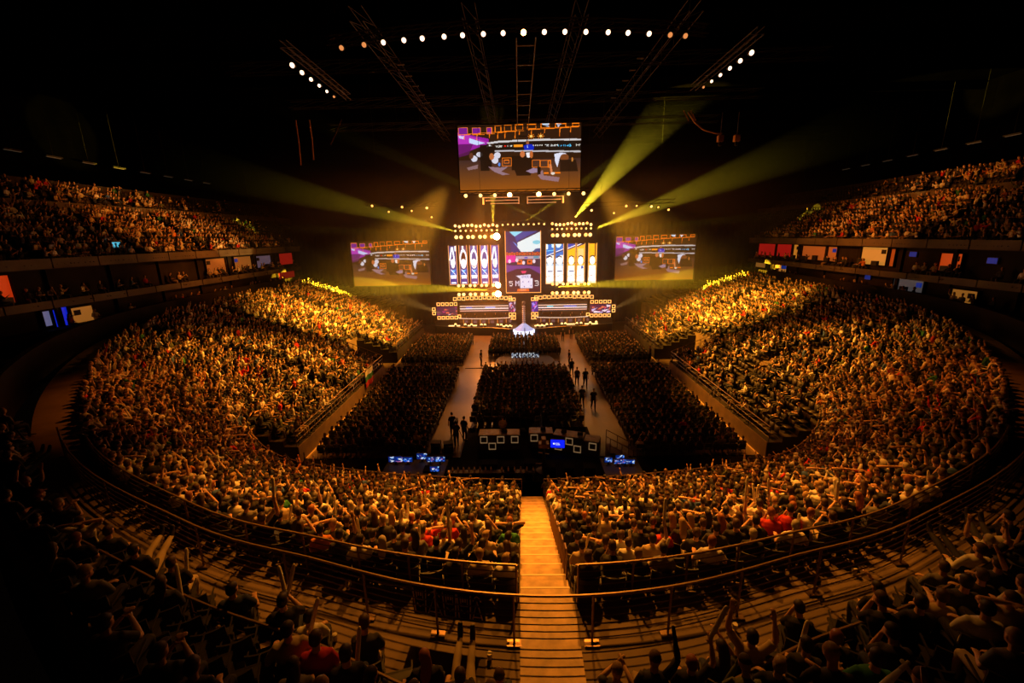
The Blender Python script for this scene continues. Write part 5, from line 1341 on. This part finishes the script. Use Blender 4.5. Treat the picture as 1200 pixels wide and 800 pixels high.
# riser steps with handrail, right of the desks
e = empty('riser_steps', (4.6, 23.6, 0), 0, 'small steps with sloping handrail beside the right end of the desks', 'steps')
for k in range(4): MB().box((.1 + k * .32, -.6, 0), (.1 + (k + 1) * .32, .6, .8 - k * .2)).build('step', M['concrete'], e)
for sy in (-.6, .6):
    MB().tube([(.1, sy, 1.75), (1.5, sy, .95)], .025, 6).tube([(.1, sy, 1.3), (1.5, sy, .55)], .02, 6).build('handrail', M['rail'], e)
    for x, h in ((.1, 1.75), (.8, 1.35), (1.5, .95)): MB().tube([(x, sy, 0), (x, sy, h)], .022, 6).build('post', M['rail'], e)
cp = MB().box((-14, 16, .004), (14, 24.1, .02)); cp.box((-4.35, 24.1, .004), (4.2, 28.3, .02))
tag(cp.build('floor_shade', mat('case_black_and_shade', (.012, .010, .009), .95, noise=(2, .3), spec=.05)), 'black sheet standing in for shade on the floor between floor blocks and rear rail', 'floor_shade')  # black sheet laid on the floor in place of the shade around the desks
# camera operators and walkers
STD = {}
for nm, pose, yaw in (('stand', 'stand', .2), ('walk', 'walk', 0), ('standhold', 'standhold', 0)): STD[nm] = hires_person('std_' + nm, pose, yaw, -.1, .03)
for i, (x, y, z, ps, rz, sh, lb) in enumerate([
    (-5.25, 27.0, 0, 'stand', 0.3, 'black', 'person in black standing in the left aisle behind the camera crew'),
    (-4.8, 25.6, 0, 'standhold', 0, 'charcoal', 'camera operator in dark clothes crouched at the tripod in the left aisle'),
    (-4.35, 26.3, 0, 'stand', -.4, 'black', 'crew member in black next to the centre block edge by the tripod'),
    (4.45, 39.8, 0, 'walk', PI, 'black', 'person in black walking up the right aisle, furthest from the camera'),
    (4.6, 36.9, 0, 'walk', 0, 'grey', 'person in grey walking in the right aisle beside two others'),
    (5.3, 36.6, 0, 'walk', PI, 'charcoal', 'person in charcoal walking at the outer edge of the right aisle'),
    (4.35, 32.0, 0, 'walk', 0, 'charcoal', 'person walking in the right aisle close to the centre block'),
    (5.15, 31.4, 0, 'walk', PI, 'black', 'tall person in black nearest the camera in the right aisle'),
    (5.0, 53.8, 0, 'stand', PI, 'black', 'person in black standing at the stage end of the right aisle'),
    (6.2, 55.0, 0, 'stand', PI, 'black', 'person in black standing in front of the right stage half'),
    (4.6, 43.0, 0, 'stand', PI / 2, 'black', 'person in black standing beside the round platform, right side'),
    (-4.7, 43.4, 0, 'stand', -PI / 2, 'black', 'person in black standing beside the round platform, left side'),
    (2.6, 61.7, 1.15, 'stand', PI, 'black', 'host in black standing on the stage by the right desk'),
    (13.3, 44.0, 0, 'stand', 1.2, 'charcoal', 'steward standing by the right side stand gap'),
    (-1.75, 26.3, 0, 'standhold', PI, 'beige', 'commentator in a beige shirt standing behind the left desk')]):
    place_person(STD[ps], (x, y, z + .0), rz, sh, 'black', 'dark', lb, 'people standing on the floor', 1.03)
e = empty('broadcast_camera', (-4.85, 26.15, 0), 0, 'broadcast camera on a tripod in the left floor aisle', 'camera')
MB().box((-.12, -.3, 1.35), (.12, .2, 1.62)).build('camera_body', M['black'], e); MB().tube([(0, .2, 1.5), (0, .5, 1.5)], .07, 10).build('lens', M['black'], e)
for a in range(3): MB().tube([(0, 0, 1.35), (.5 * math.cos(a * 2.1 + .5), .5 * math.sin(a * 2.1 + .5), 0)], .025, 5).build('tripod_leg', M['black'], e)
for k, (x, y) in enumerate(((-6.0, 24.9), (-5.2, 24.8))):
    e = empty('flight_case', (x, y, 0), .2 * k, 'black wheeled case on the floor by the camera crew, %s one' % ('outer' if k == 0 else 'inner'), 'case', 'cases by the camera crew')
    MB().box((-.3, -.25, .08), (.3, .25, .7)).build('case_body', M['black'], e); MB().box((-.31, -.26, .5), (.31, .26, .53)).build('metal_edge', M['chrome'], e)
    MB().box((-.45, -.4, 0), (.45, .4, .06)).build('dolly', M['concrete'], e)
# tall camera head with amber fittings in front of the rear rail
e = empty('camera_crane', (.72, 21.7, .45), 0, 'tall camera crane column with amber head in front of the angled desk', 'camera crane')
MB().lathe([(.45, 0), (.45, .06), (.12, .12), (.09, .9), (.07, 1.5)], 14).build('column', M['truss'], e)
MB().box((-.28, -.2, 1.5), (.28, .25, 1.75)).box((-.12, -.12, 1.75), (.12, .3, 2.0)).build('camera_head', mat('amber_metal', (.22, .14, .06), .5, .5), e)
MB().tube([(-.45, 0, .45), (.45, 0, .45)], .04, 6).tube([(-.3, .1, 1.1), (.3, -.1, 1.1)], .035, 6).build('handle_bar', mat('amber_metal', (.22, .14, .06), .5, .5), e)
# flag on the left side rail, banner on the fence
e = empty('flag', (-14.05, 36.0, 2.2), 0, 'white green and red striped flag hanging on the left side stand rail', 'flag')
for k, (c, n) in enumerate((('white', 'white_stripe'), ('green', 'green_stripe'), ('red', 'red_stripe'))):
    mb = MB(); N = 10
    for j in range(N):
        ya, yb = -1.1 + 2.2 * j / N, -1.1 + 2.2 * (j + 1) / N; w = lambda y: .05 + .06 * math.sin(y * 5)
        mb.add([(w(ya), ya, -.48 * k), (w(yb), yb, -.48 * k), (w(yb), yb, -.48 * (k + 1)), (w(ya), ya, -.48 * (k + 1))], [(0, 1, 2, 3)])
    o = mb.build(n, CL[c], e); md = o.modifiers.new('t', 'SOLIDIFY'); md.thickness = .01
P0 = [beyond(s, FENCE - .05) for s in np.linspace(-1.17, -.56, 14)]
bn = empty('cloth_banner', (float(P0[7][0]), float(P0[7][1]), float(zB(0)) + .3), 0, 'black cloth banner with pale outlined shapes tied to the walkway fence', 'banner')
mb = MB(); o0 = np.array(bn.location)
for a, b in zip(P0[:-1], P0[1:]): mb.add([np.array([*a, zB(0) + .36]) - o0, np.array([*b, zB(0) + .36]) - o0, np.array([*b, zB(0) + 1.0]) - o0, np.array([*a, zB(0) + 1.0]) - o0], [(0, 1, 2, 3)])
o = mb.build('cloth', CL['black'], bn); md = o.modifiers.new('t', 'SOLIDIFY'); md.thickness = .01
outl = mat('banner_outline', (.75, .60, .40), .8)
U_ = [[(0, 1), (.1, 0), (.9, 0), (1, 1)], [(.25, .92), (.25, .55), (.75, .55), (.75, .92)], [(.42, .92), (.42, .72)], [(.6, .92), (.6, .72)], [(.25, .38), (.5, .25), (.78, .36)]]
A_ = [[(0, 0), (.5, .8), (1, 0)], [(.1, .8), (.3, .95), (.5, 1), (.7, .95), (.9, .8)], [(.15, .12), (.85, .12)]]
TL = np.linalg.norm(P0[-1] - P0[0]); ux = (P0[-1] - P0[0]) / TL; rz = math.atan2(ux[1], ux[0])
for i, (g, w) in enumerate(((U_, .25), (A_, .27), (U_, .25), (U_, .25), (A_, .18))):
    t0_ = .02 + sum((.25, .27, .25, .25, .18)[:i]) * TL / 1.25
    w = w * TL / 1.25 * .92
    k_ = min(12, int((t0_ + w / 2) / TL * 13)); a = P0[k_]; bq = P0[k_ + 1]; d = bq - a; nrm = np.array([d[1], -d[0]]) / np.linalg.norm(d)
    base_ = P0[0] + ux * (t0_ + w / 2); c_ = a + nrm * .03
    l = MB()
    for q in g: l.tube([((x - .5) * w, 0, y * .5) for x, y in q], .014, 4)
    q = l.build('outlined_shape', outl, bn); q.location = (base_[0] - o0[0], c_[1] - o0[1], zB(0) + .43 - o0[2]); q.rotation_euler = (0, 0, math.atan2(d[1], d[0]))
# items left on the walkway
for i, (x, y) in enumerate(((-1.1, 5.75), (-6.2, 6.6), (3.3, 6.3), (6.4, 7.6), (-3.9, 6.1))):
    o = MB().lathe([(.03, 0), (.04, .02), (.045, .12), (.045, .13)], 10).build('paper_cup', mat('paper_cup', (.6, .55, .45), .6)); o.location = (x, y, zB(0) + .01); tag(o, 'pale paper cup left on the walkway, %s from the left' % ordw([2, 0, 3, 4, 1][i] + 1), 'cup', 'paper cups')

# ------------------------------------------------------------------ light
w = bpy.data.worlds.new('World'); SC.world = w; w.use_nodes = True
w.node_tree.nodes['Background'].inputs['Color'].default_value = (1, .5, .3, 1); w.node_tree.nodes['Background'].inputs['Strength'].default_value = 0.0006
def spot(name, loc, tgt, power, color, angle, blend=.4, r=.25):
    l = bpy.data.lights.new(name, 'SPOT'); l.energy = power; l.color = color; l.spot_size = math.radians(angle); l.spot_blend = blend; l.shadow_soft_size = r
    o = bpy.data.objects.new(name, l); link(o); o.location = loc; d = Vector(tgt) - Vector(loc); o.rotation_mode = 'QUATERNION'; o.rotation_quaternion = d.to_track_quat('-Z', 'Y'); return o
for sx in (-1, 1):
    spot('bank_wash', (sx * 7, 44.8, 19), (sx * 20, 48, 5), 130000, (1, .37, .022), 52, 1, .5)
    spot('bank_wash', (sx * 7, 43, 19.5), (sx * 18.5, 31, 3.5), 80000, (1, .33, .022), 42, 1, .5)
    spot('tier_wash', (sx * 7, 44.5, 19), (sx * 38, 47, 14), 28000, (1, .24, .018), 38, 1, .5)
    spot('rear_lamp', (sx * 5.2, 20.8, 21.3), (sx * 6.2, 13.0, 2), 25000, (1, .29, .020), 52, 1, .15)
    spot('rear_lamp', (sx * 1.9, 20.8, 21.6), (sx * 2.8, 10.8, 3), 18500, (1, .31, .022), 52, 1, .15)
    spot('corner_lamp', (sx * 11, 24, 21.3), (sx * 17, 20, 3), 9000, (1, .23, .015), 50, 1, .15)
    spot('aisle_wash', (sx * 4.4, 45, 19), (sx * 5.5, 54, 0), 13000, (1, .36, .055), 26, .8, .3)
    spot('aisle_wash', (sx * 4.4, 45.2, 19), (sx * 5.5, 41, 0), 10500, (1, .36, .055), 26, .8, .3)
    spot('aisle_wash', (sx * 4.4, 45, 19), (sx * 5.5, 30, 0), 14500, (1, .36, .055), 17, .9, .3)
for sx in (-1, 1): spot('front_block_fill', (sx * 3, 45, 19), (sx * 10, 50, 0), 9000, (1, .36, .04), 44, 1, .3)  # unseen spots added to brighten the audience in the front floor blocks
spot('front_block_fill', (0, 45, 19), (0, 51, 0), 5000, (1, .36, .04), 36, 1, .3)
spot('trophy_fill', (0, 45, 17), (0, 55.9, 3), 2500, (.8, .85, 1), 8, .5, .1)  # unseen spot added to brighten the trophy
spot('centre_wash', (0, 20.8, 21.7), (0, 13.5, 3), 5000, (1, .38, .04), 12, 1, .15)
def point(name, loc, power, color, r=.5):
    l = bpy.data.lights.new(name, 'POINT'); l.energy = power; l.color = color; l.shadow_soft_size = r; o = bpy.data.objects.new(name, l); link(o); o.location = loc; return o
for x, z, pw in ((-6.3, 14.3, 1500), (6.4, 14.2, 1000), (-6.3, 6.2, 1300), (6.5, 6.2, 900), (-4.2, 13.4, 4200), (-4.2, 6.3, 4200), (-1.6, 17.3, 700), (1.6, 17.3, 700), (-9, 3.0, 500), (9, 3.0, 500), (0, 3.4, 500)):
    point('bank_glow', (x, 57.3 if z < 17 else 46.4, z), pw * .4, (1, .24, .015))
# narrow beams in the haze
BG = (1, .70, .03)
def beam(loc, tgt, power, angle, color=BG): spot('beam', loc, tgt, power * 3, color, angle, .35, .06)
beam((6.6, 57, 15.4), (20, 50, 31), 110000, 19)
beam((-3.8, 57, 14.9), (-3.4, 53, 24), 42000, 13, (1, .55, .03))
beam((0.3, 57, 15.1), (16, 52, 25), 30000, 6)
beam((3.5, 57, 14.8), (-10, 52, 20.5), 26000, 4)
beam((-8.4, 57.6, 14.0), (-40, 50, 22.5), 60000, 10)
beam((-9, 57.6, 13.6), (-26, 60, 14.6), 24000, 4)
beam((9.2, 57.6, 14.0), (40, 50, 25.5), 90000, 12)
beam((9.4, 57.6, 13.6), (26, 60, 14.8), 26000, 4)
beam((-4.2, 57, 6.4), (-31, 61, 7.0), 200000, 9, (1, .62, .02))
beam((4.2, 57, 6.7), (31, 61, 7.2), 210000, 9, (1, .62, .02))
beam((11.5, 59.5, 2.6), (18, 57, 6.5), 7000, 14, (1, .5, .1))
beam((-11.5, 59.5, 2.8), (-18, 57, 6.0), 9000, 16, (1, .5, .1))
hz = MB().box((-40, 45.6, 2.0), (40, 63, 27.2)).build('haze', mat('dummy', (0, 0, 0)))
hm_ = bpy.data.materials.new('stage_haze'); hm_.use_nodes = True; nt = hm_.node_tree
for n_ in list(nt.nodes): nt.nodes.remove(n_)
out = nt.nodes.new('ShaderNodeOutputMaterial'); vs = nt.nodes.new('ShaderNodeVolumeScatter'); vs.inputs['Density'].default_value = .0045; vs.inputs['Anisotropy'].default_value = .2; vs.inputs['Color'].default_value = (1, 1, 1, 1)
# the haze thins out away from the stage
tc = nt.nodes.new('ShaderNodeTexCoord'); sp = nt.nodes.new('ShaderNodeSeparateXYZ'); nt.links.new(tc.outputs['Object'], sp.inputs[0])
ab = nt.nodes.new('ShaderNodeMath'); ab.operation = 'ABSOLUTE'; nt.links.new(sp.outputs[0], ab.inputs[0])
mx = nt.nodes.new('ShaderNodeMapRange'); mx.interpolation_type = 'SMOOTHSTEP'; nt.links.new(ab.outputs[0], mx.inputs[0])
for i_, v_ in ((1, 6.), (2, 38.), (3, .0085), (4, .0002)): mx.inputs[i_].default_value = v_
mz = nt.nodes.new('ShaderNodeMapRange'); mz.interpolation_type = 'SMOOTHSTEP'; nt.links.new(sp.outputs[2], mz.inputs[0])
for i_, v_ in ((1, 15.), (2, 27.), (3, 1.), (4, .05)): mz.inputs[i_].default_value = v_
ml = nt.nodes.new('ShaderNodeMath'); ml.operation = 'MULTIPLY'; nt.links.new(mx.outputs[0], ml.inputs[0]); nt.links.new(mz.outputs[0], ml.inputs[1]); nt.links.new(ml.outputs[0], vs.inputs['Density'])
nt.links.new(vs.outputs[0], out.inputs['Volume']); SC.cycles.volume_step_rate = 6.0; SC.cycles.volume_max_steps = 64; hz.data.materials.clear(); hz.data.materials.append(hm_)
tag(hz, 'thin smoke haze hanging around the stage lights', 'haze', kind='stuff')
SC.cycles.volume_bounces = 0; SC.cycles.max_bounces = 4; SC.cycles.diffuse_bounces = 2; SC.cycles.glossy_bounces = 2; SC.cycles.transparent_max_bounces = 4
SC.view_settings.view_transform = 'Standard'; SC.view_settings.look = 'None'; SC.view_settings.exposure = 0; SC.view_settings.gamma = 1; SC.view_settings.use_curve_mapping = False
